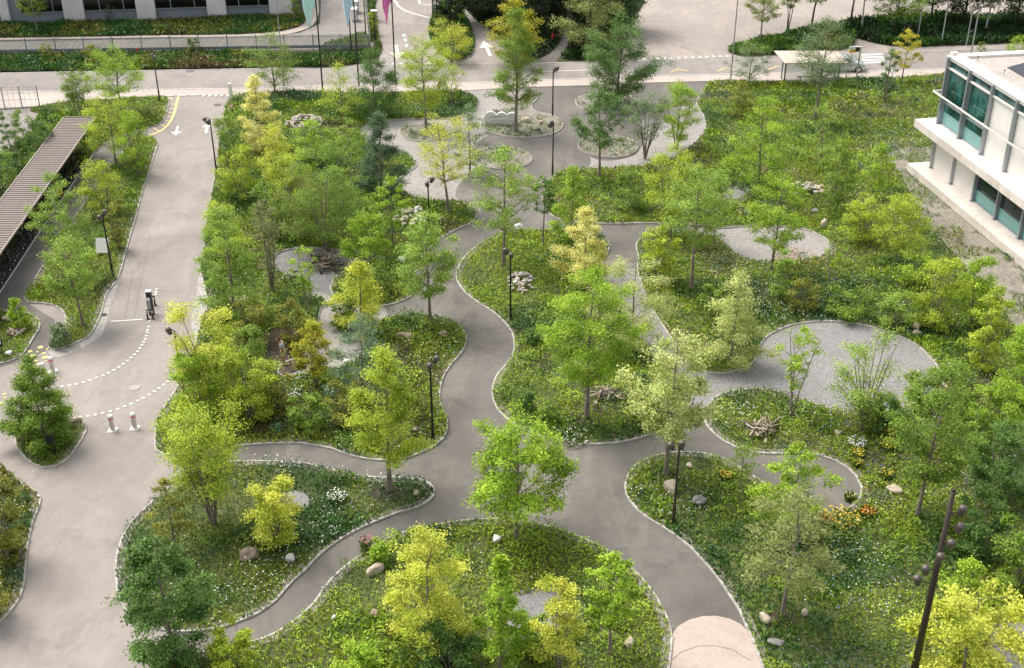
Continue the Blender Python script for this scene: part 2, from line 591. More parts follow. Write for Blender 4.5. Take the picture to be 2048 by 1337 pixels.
sheet('forest_track', W([(1060, 126), (1110, 128), (1150, 70), (1140, 40), (1120, 60), (1095, 100)]), .012, M['path'])

sheet('gravel_area', spline(W([(535, 490), (640, 492), (790, 502), (710, 560), (672, 600), (620, 606), (596, 572), (530, 552)])), .006, M['gravel_dark'])
sheet('gravel_area', spline(W([(628, 585), (700, 606), (762, 610), (775, 648), (730, 735), (640, 765), (550, 775), (548, 715), (610, 700)])), .010, M['gravel_pale'])
sheet('gravel_area', spline(W([(1195, 545), (1285, 540), (1320, 620), (1390, 720), (1420, 738), (1490, 725), (1515, 680), (1590, 640), (1690, 636),
      (1800, 660), (1885, 712), (1898, 770), (1830, 828), (1700, 838), (1600, 815), (1500, 792), (1440, 802), (1413, 824), (1388, 806),
      (1372, 780), (1300, 720), (1230, 620)])), .006, M['gravel'])
sheet('gravel_area', spline(W([(1405, 447), (1500, 447), (1610, 450), (1670, 478), (1672, 508), (1620, 528), (1500, 532), (1438, 497), (1402, 472)])), .006, M['gravel_pale'])
sheet('gravel_area', spline(W([(712, 262), (745, 236), (912, 231), (950, 200), (925, 184), (990, 181), (996, 205), (1004, 225), (965, 245), (975, 272), (958, 285),
      (945, 316), (952, 330), (915, 375), (912, 395), (925, 412), (820, 408), (785, 375), (800, 345), (825, 330), (785, 305), (715, 290)])), .006, M['gravel_pale'])
sheet('gravel_area', spline(W([(1172, 298), (1181, 318), (1181, 330), (1166, 346), (1300, 342), (1405, 296), (1422, 250), (1400, 208), (1340, 217),
      (1282, 232), (1285, 290), (1262, 314), (1204, 322), (1178, 312)])), .006, M['gravel_pale'])
sheet('sand_surface', spline(W([(1336, 1330), (1340, 1290), (1344, 1270), (1356, 1253), (1378, 1240), (1405, 1233), (1432, 1232), (1460, 1238), (1482, 1249), (1499, 1266),
      (1512, 1292), (1530, 1340), (1570, 1480), (1320, 1480)])), .006, M['sand'])
sheet('cobble_strip', spline(W([(232, 566), (240, 556), (229, 590), (220, 616), (212, 650), (205, 668), (180, 688), (150, 703), (120, 715), (104, 716),
      (97, 706), (105, 694), (140, 690), (180, 668), (196, 640), (206, 600), (215, 580)])), .014, M['cobble'])
sheet('cobble_strip', spline(W([(401, 544), (397, 560), (391, 597), (383, 640), (390, 680), (430, 640), (420, 600), (414, 575)])), .014, M['cobble'])

BEDZ = [0.045]
def bed(name, px, soil, kerb=(0, None), step=.45, kw=.10, kname='kerb'):
    """a planting bed: its soil and the granite kerb round it (kerb: which of the traced points carry a kerb)"""
    P = W(px)
    ring = spline(P, True, step)
    BEDZ[0] += .004
    o = sheet(name, ring, BEDZ[0], soil)
    o['bed_z'] = BEDZ[0]
    if kerb is not None:
        a, b = kerb
        if a == 0 and b is None:
            strip(kname, ring, kw, 0, .10, M['kerb'], closed=True)
            seg, cl = ring, True
        else:
            # the spline of the whole ring, cut to the stretch that has a kerb
            i0 = min(range(len(ring)), key=lambda i: (ring[i][0] - P[a].x) ** 2 + (ring[i][1] - P[a].y) ** 2)
            i1 = min(range(len(ring)), key=lambda i: (ring[i][0] - P[b].x) ** 2 + (ring[i][1] - P[b].y) ** 2)
            seg = ring[i0:i1 + 1] if i0 <= i1 else ring[i0:] + ring[:i1 + 1]
            strip(kname, seg, kw, 0, .10, M['kerb'])
            cl = False
        sg = sum(ring[i - 1][0] * ring[i][1] - ring[i][0] * ring[i - 1][1] for i in range(len(ring)))
        strip('bed_margin', seg, .34, BEDZ[0] + .012, BEDZ[0] + .012, M['soil_dry'], closed=cl, off=.20 if sg > 0 else -.20)
    return ring

west_px = [(471, 192), (454, 210), (447, 237), (442, 270), (437, 300), (434, 334), (422, 399), (412, 454), (409, 499), (402, 544), (408, 562),
    (412, 584), (415, 611), (403, 650), (385, 705), (362, 763), (345, 793), (325, 823), (314, 853), (311, 880), (314, 903), (328, 911), (400, 905),
    (470, 894), (512, 890), (562, 888), (599, 888), (637, 893), (667, 900), (702, 913), (737, 920), (774, 922), (812, 918), (842, 907),
    (869, 893), (887, 878), (894, 858), (894, 843), (884, 820), (879, 803), (882, 768), (889, 750), (904, 728), (922, 708), (931, 688),
    (932, 675), (924, 660), (907, 646), (882, 636), (854, 631), (812, 631), (782, 636), (757, 648), (738, 668), (725, 700), (705, 728),
    (672, 741), (640, 740), (600, 752), (572, 758), (556, 748), (566, 728), (605, 715), (634, 690), (634, 655), (640, 622), (650, 603),
    (645, 596), (634, 598), (625, 592), (622, 575), (612, 562), (597, 557), (560, 545), (547, 525), (558, 506), (600, 498), (690, 502),
    (740, 507), (762, 518), (740, 531), (700, 541), (675, 553), (664, 569), (662, 582), (675, 598), (700, 611), (730, 616), (752, 616),
    (767, 614), (797, 606), (819, 596), (832, 581), (827, 560), (832, 535), (850, 507), (884, 477), (897, 469), (927, 454), (947, 444),
    (952, 428), (944, 413), (922, 406), (880, 404), (842, 400), (824, 394), (803, 377), (801, 359), (810, 349), (832, 334), (827, 320),
    (800, 304), (760, 294), (728, 284), (720, 268), (738, 250), (788, 241), (850, 240), (912, 237), (945, 225), (957, 208), (950, 196),
    (937, 190), (922, 185), (850, 187), (712, 190), (582, 185), (520, 188)]
west = bed('planting_bed', west_px, M['soil'], kerb=(0, len(west_px) - 5))

mid_px = [(984, 476), (952, 496), (927, 519), (916, 539), (914, 559), (924, 579), (952, 604), (987, 626), (1009, 646), (1024, 666), (1029, 693),
    (1024, 716), (1010, 734), (994, 753), (986, 775), (987, 800), (1002, 828), (1024, 846), (1054, 865), (1089, 877), (1124, 885), (1179, 890),
    (1224, 888), (1261, 882), (1300, 870), (1345, 845), (1375, 818), (1385, 795), (1375, 772), (1345, 750), (1310, 715), (1280, 680),
    (1255, 640), (1235, 600), (1215, 570), (1197, 550), (1205, 525), (1217, 500), (1214, 483), (1195, 466), (1150, 460), (1100, 461),
    (1030, 462), (1005, 466)]
mid = bed('planting_bed', mid_px, M['soil'])

circle2 = [(1414, 747), (1449, 748), (1484, 740), (1504, 728), (1514, 713), (1521, 690), (1533, 675), (1551, 664), (1586, 651), (1631, 645),
    (1686, 646), (1731, 653), (1761, 661), (1786, 670), (1811, 680), (1836, 694), (1858, 714), (1875, 735), (1879, 760), (1862, 788),
    (1820, 813), (1760, 826), (1700, 825), (1661, 820), (1636, 813), (1601, 800), (1566, 788), (1536, 782), (1499, 780), (1464, 784),
    (1439, 792), (1421, 808), (1410, 825)]
east_px = [(1139, 344), (1106, 355), (1090, 375), (1085, 400), (1095, 425), (1120, 440), (1160, 446), (1204, 449), (1236, 449), (1289, 448),
    (1350, 450), (1400, 453), (1436, 458), (1490, 454), (1550, 454), (1608, 460), (1636, 471), (1656, 484), (1661, 496), (1652, 510),
    (1620, 519), (1560, 524), (1500, 521), (1470, 507), (1449, 489), (1430, 476), (1400, 470), (1340, 466), (1300, 468), (1281, 479),
    (1273, 489), (1273, 499), (1278, 515), (1275, 535), (1282, 565), (1300, 610), (1330, 660), (1365, 705), (1390, 735)] + circle2 + [
    (1410, 845), (1424, 865), (1449, 885), (1474, 898), (1499, 905), (1536, 909), (1573, 909), (1611, 908), (1640, 913), (1671, 923),
    (1696, 938), (1713, 955), (1723, 975), (1722, 995), (1706, 1014), (1682, 1025), (1653, 1030), (1610, 1020), (1570, 1000), (1530, 970),
    (1489, 944), (1466, 929), (1444, 918), (1414, 910), (1384, 907), (1349, 907), (1319, 912), (1289, 922), (1269, 935), (1256, 953),
    (1250, 973), (1253, 990), (1260, 1004), (1274, 1020), (1299, 1040), (1324, 1055), (1354, 1075), (1382, 1098), (1404, 1120),
    (1434, 1155), (1459, 1192), (1480, 1225), (1494, 1257), (1507, 1285), (1522, 1325), (1545, 1390), (1570, 1460), (2350, 1470),
    (2350, 640), (2350, 150), (1896, 149), (1801, 157), (1676, 159), (1560, 168), (1480, 165), (1424, 165), (1409, 180), (1399, 195),
    (1393, 207), (1399, 220), (1408, 235), (1411, 250), (1410, 265), (1401, 278), (1383, 292), (1345, 318), (1300, 332), (1240, 337), (1190, 339),
    (1166, 340)]
n_e = len(east_px)
east = bed('planting_bed', east_px, M['soil'], kerb=(east_px.index((1424, 165)), east_px.index((1570, 1460))))

south_px = [(312, 1333), (335, 1325), (390, 1309), (425, 1305), (463, 1298), (511, 1285), (549, 1270), (579, 1252), (607, 1230), (630, 1207),
    (647, 1182), (662, 1162), (685, 1140), (712, 1120), (742, 1100), (775, 1080), (812, 1066), (858, 1056), (902, 1047), (950, 1042), (990, 1041),
    (1039, 1045), (1074, 1050), (1107, 1058), (1144, 1071), (1179, 1085), (1214, 1103), (1244, 1122), (1269, 1145), (1294, 1172), (1314, 1200),
    (1329, 1227), (1339, 1255), (1343, 1278), (1341, 1303), (1337, 1335), (1330, 1400), (1320, 1470), (260, 1470), (280, 1360)]
south = bed('planting_bed', south_px, M['soil'])

southwest_px = [(309, 1003), (283, 1027), (260, 1052), (244, 1082), (235, 1112), (232, 1142), (234, 1167), (239, 1195), (251, 1220), (273, 1240),
    (310, 1258), (360, 1265), (391, 1264), (426, 1260), (451, 1254), (476, 1245), (511, 1231), (534, 1216), (552, 1202), (569, 1182), (587, 1162),
    (612, 1140), (635, 1115), (655, 1098), (687, 1076), (725, 1056), (762, 1040), (795, 1027), (835, 1016), (857, 1004), (867, 993), (867, 980),
    (859, 969), (842, 962), (807, 958), (767, 958), (722, 954), (692, 948), (654, 939), (612, 930), (574, 926), (532, 925), (480, 925),
    (440, 929), (400, 942), (362, 963), (335, 982)]
southwest = bed('planting_bed', southwest_px, M['soil'])

island = bed('planting_bed', [(172, 853), (171, 866), (165, 878), (150, 901), (135, 920), (112, 934), (87, 937), (62, 926), (42, 907), (32, 888),
    (31, 868), (42, 850), (80, 840), (120, 837), (152, 840)], M['soil'])
edge_bed = bed('planting_bed', [(0, 938), (25, 953), (50, 973), (72, 985), (81, 1000), (77, 1018), (67, 1040), (60, 1067), (54, 1102), (50, 1140),
    (47, 1172), (40, 1197), (28, 1215), (0, 1245), (-60, 1290), (-200, 1300), (-200, 900), (-60, 915)], M['soil'])
lane_px = [(337, 205), (335, 220), (330, 236), (318, 250), (291, 258), (250, 258), (205, 285), (150, 240), (100, 230), (60, 222), (130, 205), (200, 203), (330, 196)]
lane_bed = bed('planting_bed', lane_px, M['soil'], kerb=(0, 4))
strip_px = [(297, 274), (310, 280), (315, 286), (310, 307), (301, 334), (285, 384), (269, 444), (257, 484), (240, 546), (232, 566), (217, 583),
    (209, 601), (202, 629), (192, 652), (175, 676), (140, 692), (110, 700), (98, 698), (100, 688), (122, 668), (132, 648), (131, 633), (122, 620),
    (108, 612), (85, 608), (55, 606), (50, 600), (62, 579), (82, 541), (100, 515), (125, 478), (165, 415), (215, 342), (262, 290), (280, 276)]
strip_bed = bed('planting_bed', strip_px, M['soil'])
corner_bed = bed('planting_bed', [(0, 621), (25, 626), (50, 627), (67, 632), (77, 642), (80, 652), (77, 662), (69, 674), (60, 689), (50, 705), (38, 717),
    (20, 724), (0, 729), (-60, 735), (-60, 610)], M['soil'])
west_bank = bed('planting_bed', [(90, 222), (112, 226), (200, 232), (205, 283), (120, 370), (0, 540), (-250, 760), (-350, 600), (-300, 420), (-60, 330), (0, 310), (60, 270)],
    M['soil'], kerb=None)
oval1 = bed('planting_bed', [(798, 267), (803, 258), (822, 252), (850, 250), (878, 254), (893, 266), (880, 279), (845, 284), (815, 281)], M['soil_dry'], kw=.1)
oval2 = bed('planting_bed', [(1005, 212), (996, 206), (993, 197), (1005, 190), (1035, 187), (1062, 189), (1074, 197), (1064, 210), (1063, 218), (1074, 226),
    (1104, 232), (1119, 240), (1125, 250), (1121, 260), (1106, 269), (1079, 275), (1044, 277), (1010, 274), (982, 267), (965, 256), (962, 242),
    (975, 229), (998, 221)], M['soil_dry'], kw=.1)
oval3 = bed('planting_bed', [(1151, 207), (1155, 198), (1170, 192), (1215, 188), (1255, 191), (1272, 199), (1278, 208), (1273, 217), (1250, 225), (1205, 226),
    (1168, 220), (1155, 213)], M['soil_dry'], kw=.1)
oval4 = bed('planting_bed', [(1157, 290), (1160, 300), (1174, 309), (1204, 315), (1239, 316), (1264, 309), (1275, 297), (1271, 287), (1256, 278), (1222, 273),
    (1183, 276), (1162, 282)], M['soil_dry'], kw=.1)
oval5 = bed('planting_bed', [(948, 316), (955, 305), (975, 297), (1010, 295), (1041, 301), (1059, 311), (1064, 321), (1056, 330), (1030, 338), (990, 339),
    (960, 332)], M['soil_dry'], kw=.1)
verge = bed('planting_bed', [(-300, 116), (0, 111), (400, 107), (742, 103), (744, 60), (738, 0), (738, -40), (746, -40), (750, 15), (757, 75), (764, 100), (755, 113),
    (725, 122), (712, 129), (512, 136), (287, 140), (0, 145), (-300, 150)], M['soil'], kerb=None)
wall_strip = bed('planting_bed', [(-300, 62), (0, 52), (300, 44), (585, 33), (606, 34), (610, 45), (592, 56), (555, 64), (300, 72), (0, 77), (-300, 80)],
    M['soil'], kerb=None)
fence_bed = bed('planting_bed', [(655, 90), (697, 76), (725, 68), (736, 72), (740, 100), (690, 101), (640, 101)], M['soil'], kerb=None)
splitter = bed('planting_bed', [(858, 62), (868, 30), (885, 0), (895, -40), (905, -40), (925, 20), (946, 70), (948, 98), (941, 113), (922, 122), (902, 122), (880, 110), (864, 90)],
    M['soil'])
wood_floor = bed('planting_bed', [(950, 40), (1000, 75), (1060, 122), (1100, 105), (1125, 60), (1100, -20), (940, -60), (920, -10)], M['soil'], kerb=None)
wood_floor2 = bed('planting_bed', [(1125, 118), (1135, 100), (1150, 50), (1140, -60), (1275, -60), (1270, 20), (1235, 80), (1185, 117), (1150, 121)], M['soil'], kerb=None)
yard_bed = bed('planting_bed', [(1456, 104), (1480, 95), (1560, 74), (1640, 60), (1690, 62), (1698, 96), (1560, 109), (1480, 112)], M['soil'], kerb=None)
wood_edge = bed('planting_bed', [(1675, 57), (1700, 50), (1780, 42), (2050, 36), (2400, 30), (2400, 70), (2048, 86), (1900, 92), (1800, 94), (1745, 86), (1700, 71)],
    M['soil'], kerb=None)
stony = sheet('stony_strip', spline(W([(1770, 300), (1790, 345), (1830, 420), (1890, 500), (1950, 560), (2010, 640), (2080, 720), (2400, 900), (2400, 560),
      (2048, 300), (1900, 270), (1830, 280)])), .30, M['soil_dry'])
stony.location.z = -.215
stony_ring = spline(W([(1770, 300), (1790, 345), (1830, 420), (1890, 500), (1950, 560), (2010, 640), (2080, 720), (2400, 900), (2400, 560), (2048, 300)]))
for px in ([(555, 1003), (565, 990), (590, 984), (615, 988), (628, 1002), (615, 1018), (585, 1024), (562, 1018)],
           [(1010, 1200), (1060, 1178), (1110, 1178), (1160, 1195), (1172, 1225), (1150, 1275), (1080, 1300), (1020, 1285), (992, 1245)],
           [(1980, 1250), (2040, 1232), (2120, 1240), (2150, 1300), (2100, 1370), (2000, 1370), (1955, 1310)],
           [(1430, 390), (1470, 374), (1500, 382), (1495, 405), (1455, 412)]):
    sheet('gravel_disc', spline(W(px)), .088, M['gravel'])

# ------------------------------------------------------------------ painted markings
def paint(px, w, mat='white', z=.028, name='road_marking'):
    return strip(name, W(px), w, z, z, M[mat])
def blob(u, v, r, mat='white', z=.028, name='painted_dot'):
    c = G(u, v)
    return sheet(name, [(c.x + r * math.cos(a * PI / 9), c.y + r * math.sin(a * PI / 9)) for a in range(18)], z, M[mat])
dots1 = [(313, 579), (312, 585), (311, 590), (299, 643), (297.5, 654.5), (295.5, 661), (295, 666), (293, 672.5), (291, 679), (288, 685), (284, 691.5), (280, 697.5), (275, 704),
    (269, 710), (262.5, 716.5), (255, 722.5), (247, 729), (238, 735), (228, 741), (217.5, 747), (206, 752), (193.5, 756.5), (180.5, 761), (167, 765.5),
    (153, 769), (139, 771.5), (124, 774)]
dots2 = [(351.5, 750.5), (344, 757), (336, 764), (327.5, 770.5), (318.5, 777.5), (309, 784), (299, 790.5), (287, 797), (275.5, 802.5), (262.5, 808.5),
    (249.5, 814), (235.5, 819), (220.5, 823.5), (205.5, 827), (190.5, 830.5), (176, 833), (160.5, 835), (145, 836.5)]
for u, v in dots1 + dots2:
    blob(u, v, .1)
for u, v, r in ((81, 695.5, .17), (60, 704, .12), (75, 704.5, .07), (94, 699.5, .07), (87, 708, .12), (66, 713, .2), (90.5, 716, .18), (71, 723, .14),
                (91, 723, .07), (79, 730, .18), (77, 738, .14), (9, 789, .1), (9, 796, .08), (1, 808, .15), (8, 857, .22)):
    blob(u, v, r, 'yellow_dot', name='yellow_ground_dot')
paint([(222, 644), (285, 640)], .14)
# arrows
def arrow(a, b, w, head, hw, mat='white'):
    A, B = G(*a), G(*b)
    d = (B - A).normalized(); n = Vector((-d.y, d.x, 0))
    nk = B - d * head
    pts = [A + n * w / 2, nk + n * w / 2, nk + n * hw / 2, B, nk - n * hw / 2, nk - n * w / 2, A - n * w / 2]
    sheet('road_arrow', pts, .03, M[mat])
arrow((356, 253), (351, 272), .22, .9, .95)
arrow((412, 267), (416, 248), .22, .9, .95)
arrow((981, 113), (967, 82), .35, 2.6, 1.5)
arrow((792, 91), (796, 119), .35, 2.2, 1.5)
# give-way teeth
def teeth(a, b, n, side):
    A, B = G(*a), G(*b)
    d = (B - A) / n
    nn = Vector((-d.y, d.x, 0)).normalized() * side
    for i in range(n):
        p = A + d * i
        sheet('give_way_tooth', [p, p + d * .72, p + d * .36 + nn * .62], .032 if side > 0 else .056, M['white'])
teeth((404, 191.4), (476, 190.6), 6, -1)
teeth((767, 130), (812, 129.3), 3, 1)
teeth((838, 128.8), (880, 128.2), 3, 1)
teeth((1284, 120.5), (1465, 114), 13, 1)
paint([(330, 192.6), (350, 192.4)], .2, z=.056); paint([(355, 192.3), (375, 192)], .2, z=.056); paint([(380, 192), (398, 191.6)], .2, z=.056)
ys = spline(W([(357, 194), (352, 213), (348, 229), (340, 245), (330, 257), (316, 266), (298, 272)]), False)
strip('yellow_marking', ys, .22, .034, .034, M['yellow'])
for a, b in (((335, 195), (346, 200)), ((341, 208.5), (353, 210.5)), ((338, 217.5), (350, 219)), ((334, 225), (348, 227)), ((332, 233), (346, 235.5)),
             ((329, 241), (341, 244)), ((320, 249.5), (334, 255)), ((306, 256), (319, 264))):
    strip('yellow_marking', W([a, b]), .12, .030, .030, M['yellow'])
paint([(1063, 144.5), (1120, 142.7), (1186, 141)], .2)
for k, (u, v) in enumerate(((1299, 143), (1358, 142.5), (1453, 139.8), (1554, 137), (1643, 134.5))):
    paint([(u - 18, v + 3.5), (u, v - 3.5), (u + 19, v + 1)] if k else [(u - 18, v + 3.5), (u - 6, v + 4)], .17, 'yellow')
paint([(785, -10), (790, 3), (797, 13), (806, 20), (820, 26), (838, 31), (860, 37)], .28)
for a, b in (((807, 69), (809, 74)), ((810, 78), (811.5, 84)), ((812.5, 89), (814.5, 95)), ((837, -4), (840, 9))):
    paint([a, b], .28)
for u in range(845, 874, 4):
    paint([(u, 10), (u + 1.5, 10.2)], .6, name='marking_block')
for k in range(4):
    paint([(1720 + k, 111 + k * 5.2), (1766 + k, 109.5 + k * 5.2)], .55, 'white', name='crossing_stripe')
strip('painted_line', W([(-60, 676), (0, 586), (82, 461), (175, 325), (195, 296)]), .1, .03, .03, M['white'])
strip('paving_seam', spline(W([(1345, 1320), (1362, 1305), (1395, 1293), (1430, 1292), (1465, 1300), (1500, 1322)]), False), .03, .012, .012, M['path'])
strip('paving_seam', W([(250, 640), (268, 530), (297, 522)]), .03, .0075, .0075, M['path'])
# manhole covers and stains on the asphalt
def cover_lid(u, v, r, mat='gravel_dark', z=.026):
    c = G(u, v)
    mb = MB(); mb.lathe((c.x, c.y, 0), [(r, 0), (r, z), (r * .93, z + .004), (r * .88, z), (r * .3, z + .002), (.01, z + .002)], 24)
    o = mb.build('manhole_cover', M[mat]); tag(o, kind=None)
    return o
lids = [(269, 776.5, .3, 'cobble', 'round manhole cover in the pale driveway between the dotted lines'), (435, 210.5, .34, 'path', 'dark round manhole cover in the driveway near the give way teeth'),
        (422, 161, .34, 'road', 'pale round manhole cover in the main road left of the yellow tree'), (380, 142.5, .45, 'gravel_dark', 'dark drain cover at the far edge of the main road'),
        (208, 631, .2, 'black', 'small dark drain grate in the granite setts')]
for u, v, r, m_, lb in lids:
    tag(cover_lid(u, v, r, m_), lb, 'manhole cover', 'covers let into the asphalt')

# ------------------------------------------------------------------ meadow plants
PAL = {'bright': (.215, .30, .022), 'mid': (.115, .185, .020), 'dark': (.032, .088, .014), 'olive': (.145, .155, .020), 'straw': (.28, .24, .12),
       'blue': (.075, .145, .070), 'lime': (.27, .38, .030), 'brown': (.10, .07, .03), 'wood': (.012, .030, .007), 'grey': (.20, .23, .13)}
FL = {'white': (.80, .80, .72), 'blue': (.22, .28, .50), 'yellow': (.75, .55, .05), 'orange': (.75, .25, .02), 'cream': (.70, .65, .35), 'pink': (.55, .2, .3)}

def poly_area(P):
    x = np.array([p[0] for p in P]); y = np.array([p[1] for p in P])
    return abs(np.dot(x, np.roll(y, 1)) - np.dot(y, np.roll(x, 1))) / 2

def in_view(x, y, z=0.0, m=90):
    dep = y * CP + (CAM_H - z) * SP
    u = 1024 + FPX * x / dep
    v = 668.5 + FPX * ((CAM_H - z) * CP - y * SP) / dep
    return (u > -m) & (u < 2048 + m) & (v > -m) & (v < 1337 + m * 1.5) & (dep > 1)

def meadow(poly, seed, pal, dens=1.0, tall_=1.0, flowers=(), holes=(), bumps=1.0, label=None, bald=0.0, big=0.0):
    rs = np.random.RandomState(seed)
    P = [(p[0], p[1]) for p in poly]
    x0, x1 = min(p[0] for p in P), max(p[0] for p in P)
    y0, y1 = min(p[1] for p in P), max(p[1] for p in P)
    A = (x1 - x0) * (y1 - y0)
    names = [a for a, _ in pal]; cw = np.cumsum([b for _, b in pal]); cw = cw / cw[-1]
    colt = np.array([PAL[a] for a in names])
    def ok(x, y):
        k = in_view(x, y)
        r = np.zeros(len(x), dtype=bool)
        r[k] = inside(x[k], y[k], P)
        for h in holes:
            r[r] &= ~inside(x[r], y[r], h)
        return r
    def pick(x, y):
        t = vnoise(x, y, 4.2, seed % 7) * .45 + vnoise(x, y, 1.5, seed % 5) * .35 + rs.rand(len(x)) * .22
        t = np.clip((t - .24) / .56, 0, .999)
        return np.searchsorted(cw, t)
    Vs, Qs, Cs = [], [], []
    def emit(V, C):
        n = sum(len(a) for a in Vs)
        Vs.append(V); Qs.append(np.arange(len(V)).reshape(-1, 4) + n); Cs.append(np.repeat(C, 4, axis=0))
    # low blades
    n = int(A * 150 * dens)
    x, y = rs.uniform(x0, x1, n), rs.uniform(y0, y1, n)
    far = np.clip(70 / np.maximum(y, 20), .45, 1.25)
    k = ok(x, y) & (rs.rand(n) < far)
    if bald:
        k &= vnoise(x, y, 1.6, 3) * .7 + vnoise(x, y, .6, 4) * .3 > bald
    x, y, far = x[k], y[k], far[k]
    n = len(x)
    L = rs.uniform(.12, .30, n) * (.75 + .5 * vnoise(x, y, 3, 2) + 1.6 * np.clip(vnoise(x, y, 2.2, 6) - .62, 0, 1)) * tall_ / np.sqrt(far)
    T = np.stack([rs.normal(size=n) * .55, rs.normal(size=n) * .55, np.ones(n)], 1)
    C = np.stack([x, y, L * .42 + .05], 1)
    V, _ = cards(C, L, L * rs.uniform(.14, .32, n), rs, up=.1, T=T)
    c = colt[pick(x, y)] * rs.uniform(.7, 1.4, (n, 1)) * (1 + rs.normal(size=(n, 3)) * .07)
    emit(V, np.clip(c * 1.35, .004, 1))
    # leafy tufts of many kinds
    nb = int(A * 1.35 * bumps)
    bx, by = rs.uniform(x0, x1, nb), rs.uniform(y0, y1, nb)
    k = ok(bx, by)
    if bald:
        k &= vnoise(bx, by, 1.6, 3) > bald
    bx, by = bx[k], by[k]; nb = len(bx)
    br = rs.uniform(.22, .75, nb); bh = rs.uniform(.12, .72, nb) * (.35 + 1.2 * vnoise(bx, by, 5, 1)) * tall_
    if big:
        isb = rs.rand(nb) < big * (vnoise(bx, by, 4, 6) > .42)
        br[isb] = rs.uniform(.6, 1.15, isb.sum()); bh[isb] = rs.uniform(.5, 1.35, isb.sum())
    keep = vnoise(bx, by, 3.0, 8) + rs.rand(nb) * .35 > .48
    bx, by, br, bh = bx[keep], by[keep], br[keep], bh[keep]; nb = len(bx)
    bc = colt[pick(bx, by)] * rs.uniform(.65, 1.4, (nb, 1))
    cnt = (120 * (br + bh * .35) ** 1.6 * (dens ** .5) * np.clip(65 / by, .5, 1.2)).astype(int) + 5
    idx = np.repeat(np.arange(nb), cnt)
    m = len(idx)
    rr = np.sqrt(rs.rand(m)); an = rs.uniform(0, 2 * PI, m)
    x = bx[idx] + br[idx] * rr * np.cos(an); y = by[idx] + br[idx] * rr * np.sin(an)
    z = .06 + bh[idx] * np.sqrt(1 - rr ** 2 * .9) * rs.uniform(.45, 1.1, m)
    k = inside(x, y, P)
    x, y, z, idx = x[k], y[k], z[k], idx[k]; m = len(x)
    ls = (rs.uniform(.5, 1.5, nb) * .088)[idx] * rs.uniform(.7, 1.3, m)
    V, _ = cards(np.stack([x, y, z], 1), ls, ls * .6, rs, up=.8)
    c = bc[idx] * rs.uniform(.7, 1.35, (m, 1)) * (.75 + .5 * (z / (bh[idx] + .1)))[:, None] ** .0
    emit(V, np.clip(c * 1.35, .004, 1))
    # flowers in drifts
    for fc, per, size, sc in flowers:
        n = int(A * per)
        x, y = rs.uniform(x0, x1, n), rs.uniform(y0, y1, n)
        k = ok(x, y) & (vnoise(x, y, sc, len(fc)) > .52 + .25 * rs.rand(n))
        x, y = x[k], y[k]; n = len(x)
        if n == 0:
            continue
        z = .15 + rs.rand(n) * .45 * tall_
        s = size * rs.uniform(.6, 1.4, n)
        V, _ = cards(np.stack([x, y, z], 1), s, s, rs, up=2.0, fold=0)
        emit(V, np.array(FL[fc])[None, :] * rs.uniform(.75, 1.15, (n, 1)))
    o = np_mesh('meadow_plants', np.concatenate(Vs), np.concatenate(Qs), M['herb'], col=np.concatenate(Cs))
    tag(o, label, 'meadow' if label else None, kind='stuff')
    return o

disc = spline(W([(1010, 1200), (1060, 1178), (1110, 1178), (1160, 1195), (1172, 1225), (1150, 1275), (1080, 1300), (1020, 1285), (992, 1245)]))
disc2 = spline(W([(555, 1003), (565, 990), (590, 984), (615, 988), (628, 1002), (615, 1018), (585, 1024), (562, 1018)]))
disc3 = spline(W([(1980, 1250), (2040, 1232), (2120, 1240), (2150, 1300), (2100, 1370), (2000, 1370), (1955, 1310)]))
disc4 = spline(W([(1430, 390), (1470, 374), (1500, 382), (1495, 405), (1455, 412)]))
bare = spline(W([(535, 665), (600, 660), (620, 700), (590, 745), (560, 752), (535, 735)]))
sheet('mulch_patch', bare, .066, M['mulch'])
sheet('mulch_patch', spline(W([(1030, 650), (1075, 655), (1110, 690), (1085, 740), (1045, 730), (1038, 690)])), .070, M['mulch'])
sheet('mulch_patch', spline(W([(1140, 815), (1175, 805), (1205, 820), (1195, 845), (1160, 850)])), .070, M['mulch'])
sheet('mulch_patch', spline(W([(740, 985), (780, 972), (815, 985), (800, 1003), (755, 1005)])), .082, M['mulch'])
sheet('mulch_patch', spline(W([(1530, 1235), (1565, 1220), (1600, 1235), (1575, 1258), (1540, 1256)])), .074, M['mulch'])
shrink = lambda P, k=.80: [(sum(q[0] for q in P) / len(P) * (1 - k) + p[0] * k, sum(q[1] for q in P) / len(P) * (1 - k) + p[1] * k) for p in P]
disc, disc2, disc3, disc4 = shrink(disc), shrink(disc2), shrink(disc3), shrink(disc4, .6)
mix_w = [('dark', 1.9), ('mid', 1.9), ('bright', 1.1), ('olive', 1.3), ('blue', .4), ('brown', .4)]
meadow(west, 11, mix_w, flowers=[('white', 9, .07, 3.5), ('cream', 3, .07, 2.5), ('blue', 2, .07, 3)], holes=[bare], tall_=1.15, big=.22,
       label='wild meadow plants filling the large bed between driveway and winding path')
meadow(mid, 12, [('dark', .8), ('mid', 1.8), ('bright', 2.6), ('lime', .5), ('olive', .6), ('blue', .6)], flowers=[('white', 4, .06, 2.5), ('blue', 6, .06, 3), ('yellow', 2, .06, 2)],
       label='bright grass and herbs of the kidney shaped bed in the middle')
meadow(east, 13, [('dark', 1.4), ('mid', 1.8), ('bright', 1.7), ('olive', 1.0), ('straw', .5), ('blue', .5)], dens=.9,
       flowers=[('white', 11, .065, 3.5), ('blue', 9, .06, 4), ('yellow', 1.5, .07, 2.5)], holes=[shrink([(q[0], q[1]) for q in stony_ring], .97), disc3, disc4], tall_=1.1, big=.07,
       label='broad flowering meadow of the eastern slope up to the white building')
